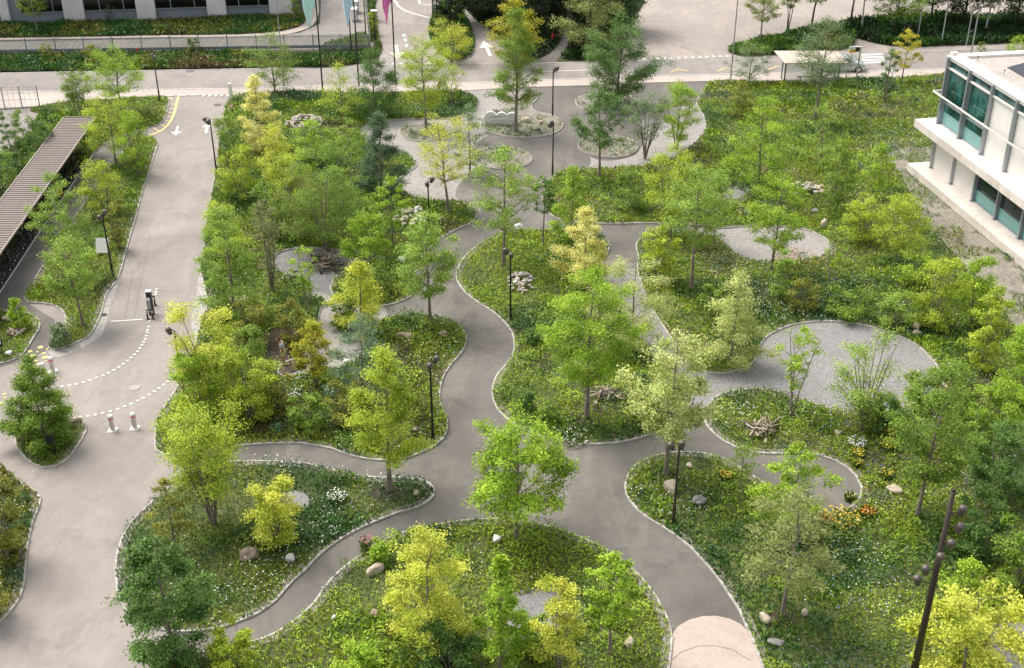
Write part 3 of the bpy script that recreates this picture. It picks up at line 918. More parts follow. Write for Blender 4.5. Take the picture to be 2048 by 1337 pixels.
meadow(south, 14, [('dark', 2.0), ('mid', 1.9), ('bright', 1.9), ('olive', .8), ('lime', .5)], flowers=[('white', 3, .06, 2.5), ('yellow', 2, .05, 2)], holes=[disc],
       label='lush green undergrowth of the rounded bed at the bottom edge')
meadow(southwest, 15, [('dark', 3.0), ('mid', 1.8), ('olive', 1.0), ('bright', .7), ('blue', .5)], flowers=[('white', 15, .065, 2.5), ('blue', 7, .06, 2), ('cream', 3, .06, 2)], holes=[disc2],
       label='dark undergrowth dotted with white flowers in the pointed lower left bed')
meadow(island, 16, [('mid', 2), ('olive', 1.4), ('bright', .8), ('dark', .6)], flowers=[('white', 8, .06, 1.2)], label='grass with white flowers on the small teardrop island')
meadow(edge_bed, 17, [('dark', 1.2), ('olive', 2), ('mid', 1)], flowers=[('white', 4, .06, 1.5)], tall_=1.3, label='olive growth in the bed at the lower left edge')
meadow(lane_bed, 18, [('bright', 2), ('mid', 2), ('olive', .8), ('lime', .6)], flowers=[('yellow', 4, .08, 2), ('white', 3, .08, 2)], label='yellow flowered grass beside the road at the driveway mouth')
meadow(strip_bed, 19, [('mid', 2), ('bright', 1.3), ('olive', 1.6), ('dark', .7)], flowers=[('white', 4, .07, 1.6), ('yellow', 1.5, .06, 1.5)], label='grass strip between driveway and bicycle lane')
meadow(corner_bed, 20, [('mid', 2), ('bright', 2)], flowers=[('white', 4, .07, 1.2)], label='short grass of the small bed with a log at the left edge')
meadow(west_bank, 21, [('mid', 2), ('dark', 1), ('bright', 1)], tall_=1.3, flowers=[('white', 2, .07, 2)], label='green bank behind the bicycle shelter')
for i, (pl, what) in enumerate(((oval1, 'left of the pale path'), (oval2, 'round the white stone sign'), (oval3, 'nearest the road'), (oval4, 'right of the path'), (oval5, 'in the middle of the forecourt'))):
    meadow(pl, 30 + i, [('blue', 2), ('mid', 1.4), ('grey', 1.3), ('olive', .7), ('straw', .6)], dens=.35, bumps=.9, bald=.42,
           label='sparse grey green perennials in the oval bed ' + what)
meadow(verge, 40, [('olive', 1.8), ('dark', 2.6), ('mid', .8), ('brown', 1.2)], flowers=[('white', 1, .1, 3), ('yellow', 1, .1, 3)], tall_=1.6, label='olive roadside verge below the picket fence')
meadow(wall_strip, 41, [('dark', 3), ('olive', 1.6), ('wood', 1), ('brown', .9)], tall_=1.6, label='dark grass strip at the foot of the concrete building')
meadow(fence_bed, 42, [('mid', 1), ('olive', 1)], tall_=1.2, label='grass patch inside the corner of the picket fence')
meadow(splitter, 43, [('mid', 1), ('dark', 2)], tall_=1.6, label='dark grass under the bushes between the two branches of the side road')
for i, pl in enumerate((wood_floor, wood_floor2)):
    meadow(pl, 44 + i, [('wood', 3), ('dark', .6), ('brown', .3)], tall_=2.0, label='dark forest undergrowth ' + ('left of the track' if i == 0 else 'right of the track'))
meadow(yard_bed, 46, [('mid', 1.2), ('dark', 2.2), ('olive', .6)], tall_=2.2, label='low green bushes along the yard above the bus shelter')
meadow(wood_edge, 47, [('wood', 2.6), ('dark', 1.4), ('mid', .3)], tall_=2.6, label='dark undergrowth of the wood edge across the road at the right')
meadow([tuple(p) for p in stony_ring], 48, [('olive', 1), ('mid', 1.5), ('blue', 1)], dens=.5, bumps=.9, bald=.46, label='thin tufts on the stony strip beside the white building')

def litter(poly, per, seed):
    rs = np.random.RandomState(seed)
    P = [(p[0], p[1]) for p in poly]
    x0, x1 = min(p[0] for p in P), max(p[0] for p in P); y0, y1 = min(p[1] for p in P), max(p[1] for p in P)
    n = int((x1 - x0) * (y1 - y0) * per)
    x, y = rs.uniform(x0, x1, n), rs.uniform(y0, y1, n)
    k = in_view(x, y) & inside(x, y, P) & (vnoise(x, y, 2.5, 3) > .45)
    for b in (west, mid, east, south, southwest):
        k[k] &= ~inside(x[k], y[k], [(q[0], q[1]) for q in b])
    x, y = x[k], y[k]; n = len(x)
    V, Q = cards(np.stack([x, y, np.full(n, .022)], 1), rs.uniform(.03, .085, n), rs.uniform(.02, .06, n), rs, up=6, fold=0)
    c = np.array([(.42, .40, .30), (.10, .08, .05), (.30, .30, .12), (.5, .47, .42)])[rs.randint(0, 4, n)]
    o = np_mesh('fallen_leaves', V, Q, M['herb'], col=np.repeat(c, 4, 0))
    tag(o, 'scattered petals and dry leaves lying on the dark garden path', 'litter', kind='stuff')
litter(W([(700, 1060), (820, 560), (950, 420), (1080, 300), (1300, 440), (1420, 830), (1740, 900), (1740, 1040), (1520, 1260), (1340, 1260), (1000, 1060), (560, 1280), (500, 1240)]), 2.2, 3)

for px in ([(268, 640), (283, 560), (300, 470)], [(236, 590), (250, 520), (262, 470)], [(600, 140), (640, 170)], [(1300, 125), (1310, 150)], [(1840, 108), (1860, 138)]):
    strip('paving_seam', spline(W(px), False), .02, .014, .014, M['path'])

# ------------------------------------------------------------------ trees and shrubs
LC = {  # two tones of each kind of foliage
    'green': ((.120, .205, .022), (.230, .330, .040)), 'deep': ((.060, .135, .022), (.145, .250, .050)), 'lime': ((.26, .36, .025), (.44, .51, .055)),
    'bright': ((.19, .32, .022), (.35, .47, .040)), 'yellow': ((.36, .43, .035), (.62, .62, .11)), 'gold': ((.56, .54, .13), (.84, .80, .36)),
    'pale': ((.32, .39, .09), (.56, .58, .24)), 'fresh': ((.18, .29, .035), (.33, .44, .075)), 'olive': ((.17, .19, .025), (.30, .30, .05)),
    'pine': ((.060, .110, .045), (.130, .200, .095)), 'bluepine': ((.10, .17, .085), (.20, .28, .15)), 'grey': ((.11, .17, .065), (.22, .30, .13)),
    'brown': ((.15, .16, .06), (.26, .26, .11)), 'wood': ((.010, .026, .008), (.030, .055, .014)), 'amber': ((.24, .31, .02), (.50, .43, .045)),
    'willow': ((.18, .22, .055), (.33, .37, .12)), 'dark': ((.024, .060, .014), (.058, .110, .025)), 'mustard': ((.36, .34, .02), (.55, .49, .06)),
}

def tubes_np(lines, k=5):
    """many tapered tubes; each line is (points (m,3), radii (m))"""
    Vs, Qs, off = [], [], 0
    an = np.arange(k) * 2 * PI / k
    ca, sa = np.cos(an), np.sin(an)
    for P, r in lines:
        P = np.asarray(P); r = np.asarray(r); m = len(P)
        T = np.gradient(P, axis=0)
        T = unit(T)
        ref = np.array((0.0, 0.0, 1.0)) if abs(T[0, 2]) < .9 else np.array((1.0, 0, 0))
        A = unit(np.cross(T, ref)); B = np.cross(T, A)
        V = P[:, None, :] + (A[:, None, :] * ca[None, :, None] + B[:, None, :] * sa[None, :, None]) * r[:, None, None]
        Vs.append(V.reshape(-1, 3))
        i = np.arange(m - 1)[:, None] * k; j = np.arange(k)[None, :]; j2 = (j + 1) % k
        Qs.append(np.stack([i + j, i + j2, i + k + j2, i + k + j], -1).reshape(-1, 4) + off)
        off += m * k
    return np.concatenate(Vs), np.concatenate(Qs)

def prof(shape, t):
    if shape == 'cone': return (1 - t) ** .75 * np.minimum(1, t * 5 + .45)
    if shape == 'oval': return np.sin(PI * np.clip(t, .001, .999) ** .8) ** .65
    if shape == 'vase': return np.minimum(1, .25 + 1.3 * t) * (1 - t ** 5) ** .6
    if shape == 'column': return (1 - t ** 3) ** .6 * np.minimum(1, t * 4 + .6)
    if shape == 'spread': return (1 - t ** 2.2) ** .55 * np.minimum(1, t * 3 + .55)
    return np.sqrt(np.clip(1 - (2 * t - 1) ** 2, 0, 1)) ** .8     # round

def tree(name, bu, bv, tv, w, cb, shape, col, n, label, stems=1, leaf=.15, bark='bark', pine=False, seed=0, lean=0.0, cat=None, group=None, crown=None, H=None, k_twig=1.45):
    """an upright tree whose foot stands where the photo shows it, with its real height and crown width"""
    base = G(bu, bv)
    h = H if H else tall(bu, bv, tv)
    rs = np.random.RandomState(int(bu * 7 + bv * 13 + seed) % 99991)
    R = metres(w, base + Vector((0, 0, h * .6))) / 2
    z0 = cb * h
    root = empty(name, base, label, cat or ('tree' if 'tree' in name else 'shrub'), group)
    thick = max(.02, .012 * h + .012 * R)
    lines = []
    st = []
    if stems == 1:
        m = 8
        t = np.linspace(0, 1, m)
        wob = np.cumsum(rs.normal(size=(m, 2)) * .018 * h, 0) * (t[:, None] ** .7) * .5
        P = np.stack([wob[:, 0] + lean * t * R, wob[:, 1], t * h * .97], 1)
        lines.append((P, thick * (1 - t * .88) * (1 + .35 * np.exp(-t * 18))))
        st.append(P)
    else:
        for i in range(stems):
            a = 2 * PI * i / stems + rs.uniform(-.4, .4)
            m = 7
            t = np.linspace(0, 1, m)
            sp = R * rs.uniform(.35, .8) * (1 if shape in ('vase', 'spread', 'round') else .6)
            hh = h * rs.uniform(.78, .98)
            rr = .06 + sp * t ** 1.3
            wob = np.cumsum(rs.normal(size=(m, 2)) * .02 * h, 0) * t[:, None] * .5
            P = np.stack([rr * math.cos(a) + wob[:, 0], rr * math.sin(a) + wob[:, 1], t * hh], 1)
            lines.append((P, thick * .62 * (1 - t * .85)))
            st.append(P)
    nl = int((14 + h * 2.4) * (1.25 if pine else 1))
    clusters, outw = [], []
    for i in range(nl):
        t = min(.985, max(.02, (i + rs.uniform(.1, .9)) / nl))
        az = i * 2.39996 + rs.uniform(-.5, .5)
        re = R * float(prof(shape, np.array(t))) * rs.uniform(.72, 1.16)
        ze = z0 + (h - z0) * t
        S = st[rs.randint(len(st))]
        rise = re * (rs.uniform(.1, .35) if pine else rs.uniform(.35, .85))
        zs = max(z0 * .92, ze - rise)
        zs = min(zs, S[-1, 2] * .97)
        f = np.interp(zs, S[:, 2], np.arange(len(S)))
        a0, fr = int(f), f - int(f)
        s0 = S[a0] * (1 - fr) + S[min(a0 + 1, len(S) - 1)] * fr
        e = np.array((re * math.cos(az), re * math.sin(az), ze))
        if stems > 1:
            e[:2] = e[:2] * .75 + s0[:2] * .35
        mid_ = (s0 + e) / 2 + np.array((0, 0, re * (.02 if pine else .10))) + rs.normal(size=3) * .04 * R
        u = np.linspace(0, 1, 6)[:, None]
        P = (1 - u) ** 2 * s0 + 2 * u * (1 - u) * mid_ + u ** 2 * e
        lr = max(.010, thick * .34 * (1 - t * .6))
        lines.append((P, lr * (1 - u[:, 0] * .8)))
        ln = np.linalg.norm(e - s0)
        ns = max(3, int(ln / .34 * k_twig))
        for j in range(ns):
            q = rs.uniform(.28, 1.0) if j else 1.0
            p = (1 - q) ** 2 * s0 + 2 * q * (1 - q) * mid_ + q ** 2 * e
            if q < .999:
                d = unit(rs.normal(size=(1, 3)))[0]; d[2] = d[2] * .5 + (.05 if pine else .25)
                d[:2] += np.array((math.cos(az), math.sin(az))) * .55
                l2 = ln * rs.uniform(.14, .38) * (1.15 - q * .5)
                p2 = p + d * l2
                lines.append((np.array([p, p + d * l2 * .5 + rs.normal(size=3) * .03, p2]), np.array([lr * .4, lr * .28, .005])))
            else:
                p2 = p
            clusters.append(p2); outw.append((math.cos(az), math.sin(az), .3))
            if q < .999 and rs.rand() < .5:
                clusters.append((p + p2) / 2); outw.append((math.cos(az), math.sin(az), .3))
    V, Q = tubes_np(lines, 5)
    tr = np_mesh('trunk', V, Q, M[bark], root, smooth=True)
    Cc = np.array(clusters); Oo = np.array(outw)
    nc = len(Cc)
    wgt = rs.uniform(.05, 1.9, nc) ** 1.5
    wgt[rs.rand(nc) < .18] = .02
    wgt /= wgt.sum()
    dep = base.y * CP + CAM_H * SP
    idx = rs.choice(nc, n, p=wgt)
    sig = max(.10, min(.27, R * .10))
    p = Cc[idx] + rs.normal(size=(n, 3)) * np.array((sig, sig, sig * .62))
    p[:, 2] = np.maximum(p[:, 2], .06)
    out = Oo[idx]
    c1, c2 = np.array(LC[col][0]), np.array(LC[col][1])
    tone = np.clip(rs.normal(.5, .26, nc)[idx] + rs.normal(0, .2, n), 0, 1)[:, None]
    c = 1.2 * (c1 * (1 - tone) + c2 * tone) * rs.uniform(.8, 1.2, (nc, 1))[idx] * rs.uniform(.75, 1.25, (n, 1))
    if pine:
        T = out + rs.normal(size=(n, 3)) * .55 + np.array((0, 0, .35))
        L = leaf * rs.uniform(.9, 1.8, n)
        V, Q = cards(p, L, L * .20, rs, up=.4, T=T, fold=0)
    else:
        L = leaf * rs.uniform(.6, 1.35, n)
        V, Q = cards(p, L, L * rs.uniform(.5, .8, n), rs, up=.5, out=out)
    o = np_mesh('crown', V, Q, M['leaf'], root, col=np.repeat(np.clip(c, .003, 1), 4, axis=0))
    return root

D = 'deciduous_tree'
# name, foot u, foot v, top v, crown width px, crown base, shape, colour, leaves, label, extras
TREES = [
 (D, 243, 234, 92, 105, .30, 'spread', 'bright', 4200, 'green tree with lit yellowish top standing at the road left of the give way lines', {}),
 (D, 160, 236, 142, 82, .30, 'vase', 'green', 2300, 'open many stemmed green tree beyond the far end of the brown roof', dict(stems=4)),
 (D, 232, 330, 186, 115, .18, 'spread', 'lime', 5200, 'yellow green tree leaning over the far end of the brown bicycle roof', {}),
 (D, 276, 352, 222, 88, .15, 'oval', 'bright', 3600, 'bushy yellow green tree beside the left edge of the driveway', dict(stems=3)),
 ('shrub', 215, 432, 320, 105, .05, 'round', 'lime', 4200, 'broad yellow green bush between bicycle lane and driveway', dict(stems=5)),
 ('birch_tree', 138, 558, 345, 100, .22, 'oval', 'fresh', 4800, 'airy birch with pale trunk beside the bicycle lane', dict(bark='bark_birch')),
 ('shrub', 238, 500, 400, 62, .02, 'vase', 'olive', 1700, 'grey green bush overhanging the driveway edge above the info board', dict(stems=5)),
 (D, 167, 655, 470, 112, .30, 'oval', 'fresh', 5200, 'young light green tree with leaning trunk near the driveway end', dict(bark='bark')),
 ('shrub', 42, 660, 598, 40, .05, 'oval', 'bright', 1500, 'small bright green bush in the corner bed at the left edge', dict(stems=2)),
 (D, 92, 888, 712, 150, .06, 'cone', 'green', 13500, 'dense conical green tree on the teardrop island', dict(leaf=.15, k_twig=2.2)),
 ('shrub', 38, 355, 222, 62, .03, 'column', 'deep', 2600, 'dark green upright bush behind the brown roof', dict(stems=3)),
 ('shrub', 92, 345, 238, 72, .03, 'column', 'deep', 2600, 'dark green bush touching the left edge of the brown roof', dict(stems=3)),
 ('shrub', 10, 400, 300, 80, .0, 'round', 'green', 3000, 'mid green bush at the left frame edge above the bicycle roof', dict(stems=4)),
 ('shrub', 15, 1120, 935, 110, .02, 'round', 'olive', 6500, 'olive green bush at the lower left frame edge', dict(stems=5)),
 ('shrub', -20, 1235, 1070, 110, .02, 'round', 'olive', 4500, 'dark olive bush below another at the lower left frame edge', dict(stems=5)),
 (D, 350, 1332, 1078, 178, .06, 'oval', 'deep', 10500, 'dark green oak like tree over the driveway at the bottom left', dict(leaf=.17)),
 (D, 353, 1106, 962, 84, .22, 'oval', 'olive', 1500, 'thin olive leaved sapling behind the dark bottom left tree', {}),
 (D, 428, 1050, 812, 220, .22, 'vase', 'lime', 9500, 'wide many stemmed yellow green tree at the fork of the lower left path', dict(stems=7, leaf=.14)),
 (D, 425, 812, 606, 178, .05, 'spread', 'yellow', 10500, 'bright yellow green tree leaning over the driveway right of the pump station', dict(stems=3)),
 ('shrub', 500, 845, 700, 140, .0, 'round', 'lime', 6500, 'yellow green thicket between the yellow tree and the path', dict(stems=6)),
 ('shrub', 408, 850, 745, 95, .0, 'round', 'bright', 3600, 'low bright bush beside the lamp on the driveway bend', dict(stems=5)),
 ('shrub', 552, 1088, 955, 135, .04, 'spread', 'yellow', 6000, 'yellow leaved bush beside the grey gravel disc in the pointed bed', dict(stems=5)),
 (D, 780, 984, 690, 172, .20, 'cone', 'lime', 11500, 'tall pyramidal yellow green tree on the tip of the pointed bed', dict(leaf=.14)),
 (D, 1033, 1080, 838, 188, .24, 'round', 'bright', 9500, 'rounded bright green maple in the middle of the lower path junction', dict(leaf=.18)),
 (D, 858, 1302, 1060, 178, .06, 'oval', 'yellow', 12500, 'dense pale yellow green tree in the bottom bed', dict(leaf=.13)),
 (D, 1003, 1345, 1118, 130, .12, 'cone', 'bright', 7500, 'green tree between the two yellow trees of the bottom bed', {}),
 (D, 1118, 1352, 1155, 150, .14, 'cone', 'yellow', 6500, 'airy yellow tree in front of the grey disc in the bottom bed', dict(leaf=.13, stems=3)),
 (D, 1219, 1312, 1112, 98, .30, 'oval', 'bright', 3600, 'slender young green tree with bare trunk in the bottom bed near the kerb', dict(leaf=.17)),
 (D, 633, 775, 640, 100, .16, 'oval', 'amber', 4600, 'orange tipped green cherry tree beside the standing person', dict(stems=3)),
 ('pine_tree', 726, 808, 636, 132, .12, 'spread', 'bluepine', 5200, 'blue green pine between the orange tipped tree and the tall yellow green tree', dict(pine=True, leaf=.2)),
 (D, 722, 668, 528, 135, .10, 'cone', 'yellow', 6800, 'small bright yellow tree on the short side path left of the junction', {}),
 (D, 861, 647, 428, 128, .22, 'oval', 'fresh', 6500, 'light green oak with straight bare trunk at the path fork', dict(leaf=.17)),
 (D, 1007, 533, 292, 126, .26, 'oval', 'fresh', 4600, 'airy light green oak on the left tip of the middle bed', dict(leaf=.17)),
 (D, 735, 542, 432, 112, .12, 'round', 'bright', 4800, 'many stemmed yellow green tree right of the log heap', dict(stems=4)),
 (D, 786, 497, 352, 72, .22, 'oval', 'bright', 2600, 'slim light green tree behind the rock pile near the black bin', {}),
 (D, 652, 502, 296, 200, .12, 'spread', 'green', 11500, 'broad feathery green tree behind the log heap', dict(stems=4, leaf=.13)),
 ('pine_tree', 764, 398, 225, 118, .06, 'cone', 'pine', 9500, 'dense dark green pine left of the pale gravel path', dict(pine=True, leaf=.22)),
 (D, 897, 430, 233, 122, .30, 'round', 'yellow', 4600, 'yellow leaved tree with bare trunk on the pale gravel edge', dict(leaf=.14)),
 ('pine_tree', 940, 352, 208, 84, .15, 'oval', 'grey', 2300, 'thin grey green pine left of the white stone sign', dict(pine=True, leaf=.2)),
 (D, 523, 302, 150, 96, .04, 'cone', 'gold', 9500, 'golden cream tree beside the top of the driveway', dict(leaf=.15)),
 (D, 556, 378, 250, 104, .06, 'oval', 'yellow', 4800, 'yellow green tree directly below the golden cream tree', dict(stems=2)),
 (D, 482, 402, 292, 96, .06, 'round', 'lime', 4300, 'mustard green bushy tree on the right edge of the driveway', dict(stems=4)),
 (D, 470, 642, 412, 120, .06, 'column', 'fresh', 9000, 'tall fresh green tree right of the driveway above the cobbled edge', {}),
 (D, 545, 585, 398, 84, .15, 'vase', 'brown', 1500, 'brownish thin leaved tree left of the log heap', dict(stems=5)),
 (D, 617, 637, 498, 74, .35, 'vase', 'bright', 1000, 'nearly bare young tree with three stems above the person', dict(stems=3)),
 (D, 684, 246, 128, 108, .20, 'cone', 'lime', 1700, 'thin yellow green tree right of the left rock pile', {}),
 (D, 697, 335, 238, 82, .10, 'oval', 'fresh', 2600, 'light green tree between the left rock pile and the dark pine', {}),
 (D, 752, 237, 98, 116, .04, 'cone', 'deep', 7500, 'dark green conical tree behind the dark pine at the road', {}),
 (D, 853, 262, 70, 108, .22, 'round', 'lime', 5600, 'tall yellow green tree in the leftmost oval bed', {}),
 (D, 903, 125, 38, 92, .10, 'round', 'yellow', 2500, 'pale yellow bush tree behind the blue sign across the road', dict(stems=4)),
 (D, 901, 206, 128, 78, .25, 'vase', 'lime', 700, 'nearly bare many stemmed tree beside the red hydrant post', dict(stems=5)),
 (D, 550, 188, 66, 96, .15, 'oval', 'green', 2800, 'open green tree at the road between the golden tree and the first flagpole', {}),
 (D, 1031, 266, 14, 112, .20, 'cone', 'green', 7200, 'tall dark green tree rising from the white stone sign bed', dict(leaf=.16)),
 (D, 1026, 128, -5, 96, .06, 'oval', 'amber', 4500, 'amber green tree across the road before the dark wood', dict(leaf=.2)),
 (D, 1235, 214, 24, 122, .15, 'oval', 'deep', 10500, 'dense deep green oak in the oval bed nearest the road', dict(leaf=.17)),
 (D, 1199, 356, 168, 94, .28, 'oval', 'deep', 5000, 'dark green oak with pale bare trunk right of the tall black lamps', dict(leaf=.17)),
 (D, 1290, 318, 190, 118, .22, 'vase', 'grey', 4200, 'greyish many stemmed bush in the right hand oval bed', dict(stems=8, leaf=.13)),
 (D, 1352, 300, 165, 110, .15, 'round', 'bright', 5200, 'bright green bushy tree beside the kerb of the forecourt', dict(stems=4)),
 (D, 1338, 472, 296, 140, .14, 'vase', 'lime', 7000, 'large yellow green many stemmed tree above the asphalt cross path', dict(stems=6)),
 (D, 1086, 494, 352, 42, .42, 'column', 'deep', 1500, 'small slim dark green tree with bare stem at the path bend', {}),
 (D, 1140, 480, 334, 98, .06, 'cone', 'bright', 4300, 'bright green feathery tree behind the small slim dark one', {}),
 (D, 1168, 566, 418, 120, .04, 'cone', 'gold', 11500, 'pale golden tree on the upper right corner of the middle bed', dict(leaf=.15)),
 (D, 1174, 837, 536, 172, .20, 'oval', 'bright', 14500, 'largest bright green tree with grey trunk in the middle bed', dict(leaf=.14)),
 (D, 1262, 702, 518, 152, .08, 'round', 'pale', 8500, 'pale leaved wide tree behind the largest bright green tree', dict(leaf=.12)),
 (D, 1382, 582, 330, 124, .34, 'oval', 'fresh', 6000, 'tall pale green tree with long bare grey trunk above the cross path', {}),
 (D, 1426, 500, 340, 70, .3, 'oval', 'fresh', 2400, 'slim fresh green tree right behind the tall pale green one', {}),
 (D, 1331, 954, 666, 160, .22, 'oval', 'pale', 9500, 'cream variegated maple with bare trunk beside the leaning lamp', dict(leaf=.17)),
 ('shrub', 1315, 562, 458, 92, .04, 'round', 'lime', 3600, 'rounded olive yellow bush beside the white kerb arc', dict(stems=5)),
 (D, 1461, 728, 545, 158, .06, 'cone', 'pale', 8800, 'pale yellow green cone shaped tree left of the large gravel circle', dict(leaf=.14)),
 (D, 1515, 388, 194, 124, .05, 'oval', 'bright', 9000, 'vivid green tree above the upper gravel circle', dict(leaf=.14)),
 (D, 1542, 548, 352, 116, .20, 'round', 'bright', 6500, 'green umbrella crowned tree hanging over the upper gravel circle', {}),
 (D, 1640, 335, 208, 84, .10, 'oval', 'fresh', 1500, 'thin light green young tree in the dry meadow near the building', {}),
 (D, 1630, 240, 34, 114, .30, 'oval', 'grey', 4600, 'grey green tree with pale trunk in front of the bus shelter', dict(leaf=.15)),
 ('birch_tree', 1768, 207, 98, 46, .12, 'column', 'grey', 1900, 'narrow many stemmed grey green tree left of the yellow leaved one by the road', dict(stems=7)),
 (D, 1802, 170, 60, 56, .25, 'oval', 'mustard', 1700, 'mustard yellow tree at the road left of the white building', {}),
 (D, 1497, 168, 88, 78, .15, 'oval', 'grey', 1500, 'pale grey green young tree left of the bus shelter', {}),
 ('shrub', 1482, 240, 160, 62, .0, 'oval', 'olive', 1900, 'olive yellow bush at the forecourt corner below the grey mast', dict(stems=5)),
 (D, 1668, 428, 288, 92, .14, 'oval', 'green', 4200, 'green tree right of the low dry stone wall', dict(stems=3)),
 (D, 1743, 408, 288, 80, .22, 'oval', 'bright', 2900, 'light green tree nearest the left corner of the white building', {}),
 (D, 1722, 484, 388, 98, .06, 'round', 'lime', 3600, 'yellowish bush below the low dry stone wall', dict(stems=5)),
 (D, 1793, 534, 392, 120, .18, 'round', 'lime', 4200, 'yellow green dark stemmed tree above the meadow towards the building', dict(stems=3)),
 (D, 1657, 598, 440, 66, .30, 'vase', 'bright', 650, 'almost bare tree with thin grey stems between the gravel circles', dict(stems=3)),
 (D, 1864, 660, 518, 122, .02, 'round', 'lime', 6000, 'yellow green bushy tree right above the large gravel circle', dict(stems=5)),
 (D, 1942, 655, 512, 108, .02, 'oval', 'bright', 5200, 'vivid yellow green tree beside the stony strip', dict(stems=4)),
 (D, 1962, 745, 570, 100, .03, 'oval', 'lime', 5200, 'upright yellow green tree right of the gravel circle', dict(stems=3)),
 (D, 2035, 815, 620, 125, .03, 'oval', 'bright', 6000, 'green tree cut by the right frame edge beside the slope', dict(stems=3)),
 (D, 1582, 836, 648, 100, .25, 'vase', 'bright', 1500, 'thin leaved upright tree in front of the large gravel circle', dict(stems=3)),
 (D, 1722, 862, 672, 180, .10, 'vase', 'fresh', 3600, 'wide sparse willow like bush over the lower edge of the large gravel circle', dict(stems=9, leaf=.15)),
 (D, 1834, 1036, 742, 155, .22, 'oval', 'green', 9500, 'dark green tree with grey trunk right of the yellow flowers', dict(leaf=.14)),
 (D, 1575, 1060, 893, 136, .08, 'oval', 'bright', 5200, 'light green tree on the end of the asphalt loop', {}),
 ('pine_tree', 1565, 1234, 985, 190, .27, 'spread', 'willow', 4200, 'feathery olive tree with grey trunk standing in the flower meadow', dict(pine=True, leaf=.20)),
 (D, 1480, 985, 893, 54, .40, 'oval', 'fresh', 420, 'tiny sapling with thin stem above the feathery olive tree', {}),
 (D, 1912, 1405, 1180, 205, .06, 'round', 'yellow', 10500, 'bright yellow leaved tree at the bottom right corner', dict(leaf=.18)),
 (D, 1905, 1285, 1120, 110, .06, 'oval', 'bright', 3600, 'light green tree behind the mast lights at the bottom right', {}),
 ('shrub', 1900, 835, 730, 120, .0, 'round', 'green', 4600, 'dense green bush right of the large gravel circle', dict(stems=5)),
 ('shrub', 1990, 1000, 850, 150, .0, 'round', 'deep', 6500, 'dark green wide bush on the right hand slope', dict(stems=5)),
 ('shrub', 2030, 1180, 1040, 130, .0, 'round', 'green', 5000, 'green bush at the right frame edge beside the lamp mast', dict(stems=5)),
 ('shrub', 1270, 420, 340, 105, .0, 'round', 'green', 3000, 'low dark bush in the bed above the cross path', dict(stems=6)),
 ('shrub', 470, 1352, 1255, 120, .0, 'round', 'lime', 3600, 'yellow green seedlings at the bottom edge right of the dark tree', dict(stems=4)),
 ('shrub', 720, 1372, 1290, 130, .0, 'round', 'bright', 3600, 'bright green bush cut by the bottom frame edge', dict(stems=4)),
 ('shrub', 762, 1126, 1085, 42, .0, 'round', 'bright', 1200, 'small round green bush beside the beige boulder at the path', dict(stems=4)),
 ('shrub', 125, 692, 650, 60, .0, 'round', 'grey', 1300, 'silvery white flowering bush on the cobbled tip', dict(stems=5)),
 ('shrub', 388, 110, 76, 34, .0, 'oval', 'deep', 900, 'small round dark green bush before the picket fence', dict(stems=3)),
 ('shrub', 341, 133, 104, 26, .0, 'round', 'deep', 600, 'small dark bush on the verge near the road drain', dict(stems=3)),
 ('shrub', 95, 118, 86, 40, .0, 'round', 'olive', 700, 'small olive bush at the left part of the picket fence', dict(stems=3)),
 ('shrub', 188, 125, 88, 44, .0, 'round', 'olive', 900, 'olive bush at the picket fence left of the tree by the road', dict(stems=3)),
 ('shrub', 748, 70, 20, 26, .02, 'column', 'lime', 1100, 'narrow yellow green bush beside the white headed street lamp', dict(stems=3)),
 ('shrub', 742, 40, -30, 24, .02, 'column', 'green', 900, 'narrow green bush along the side road behind the lamp', dict(stems=3)),
 ('shrub', 690, 655, 600, 60, .0, 'round', 'green', 1500, 'low green bush under the small bright yellow tree', dict(stems=4)),
 ('shrub', 1200, 640, 560, 80, .0, 'round', 'green', 1800, 'green bush under the pale golden tree', dict(stems=4)),
 ('shrub', 590, 690, 600, 90, .0, 'round', 'olive', 3000, 'olive thicket above the standing person', dict(stems=5)),
 ('shrub', 500, 765, 655, 110, .0, 'round', 'green', 4200, 'green thicket left of the standing person', dict(stems=5)),
 ('shrub', 610, 470, 385, 100, .0, 'round', 'olive', 3000, 'olive undergrowth below the broad feathery tree', dict(stems=5)),
 ('shrub', 1985, 880, 760, 120, .0, 'round', 'bright', 4600, 'fresh green thicket halfway down the right frame edge', dict(stems=5)),
 ('shrub', 592, 430, 330, 90, .0, 'round', 'lime', 3200, 'yellow green bush left of the broad feathery tree', dict(stems=5)),
 ('shrub', 452, 520, 430, 90, .0, 'oval', 'lime', 3200, 'yellow green bush over the driveway edge above the tall fresh green tree', dict(stems=5)),
 ('shrub', 560, 470, 385, 80, .0, 'round', 'green', 2600, 'green bush above the brownish thin leaved tree', dict(stems=5)),
 ('shrub', 680, 440, 360, 80, .0, 'round', 'fresh', 2400, 'light green undergrowth bush right of the broad feathery tree', dict(stems=5)),
 ('shrub', 628, 330, 262, 74, .0, 'round', 'bright', 2000, 'bright bush just below the left rock pile', dict(stems=5)),
 ('shrub', 466, 320, 245, 64, .0, 'round', 'green', 2000, 'green bush between the golden tree and the upper driveway lamp', dict(stems=4)),
 ('shrub', 505, 690, 600, 90, .0, 'round', 'olive', 3000, 'olive bush above the green thicket left of the person', dict(stems=5)),
 ('shrub', 620, 860, 790, 90, .0, 'round', 'green', 2600, 'low green bush on the slope above the narrow left path', dict(stems=6)),
 ('shrub', 560, 830, 752, 90, .0, 'round', 'olive', 2600, 'olive bush below the standing person', dict(stems=6)),
 ('shrub', 700, 850, 790, 80, .0, 'round', 'olive', 1900, 'low olive bush behind the tall pyramidal tree', dict(stems=6)),
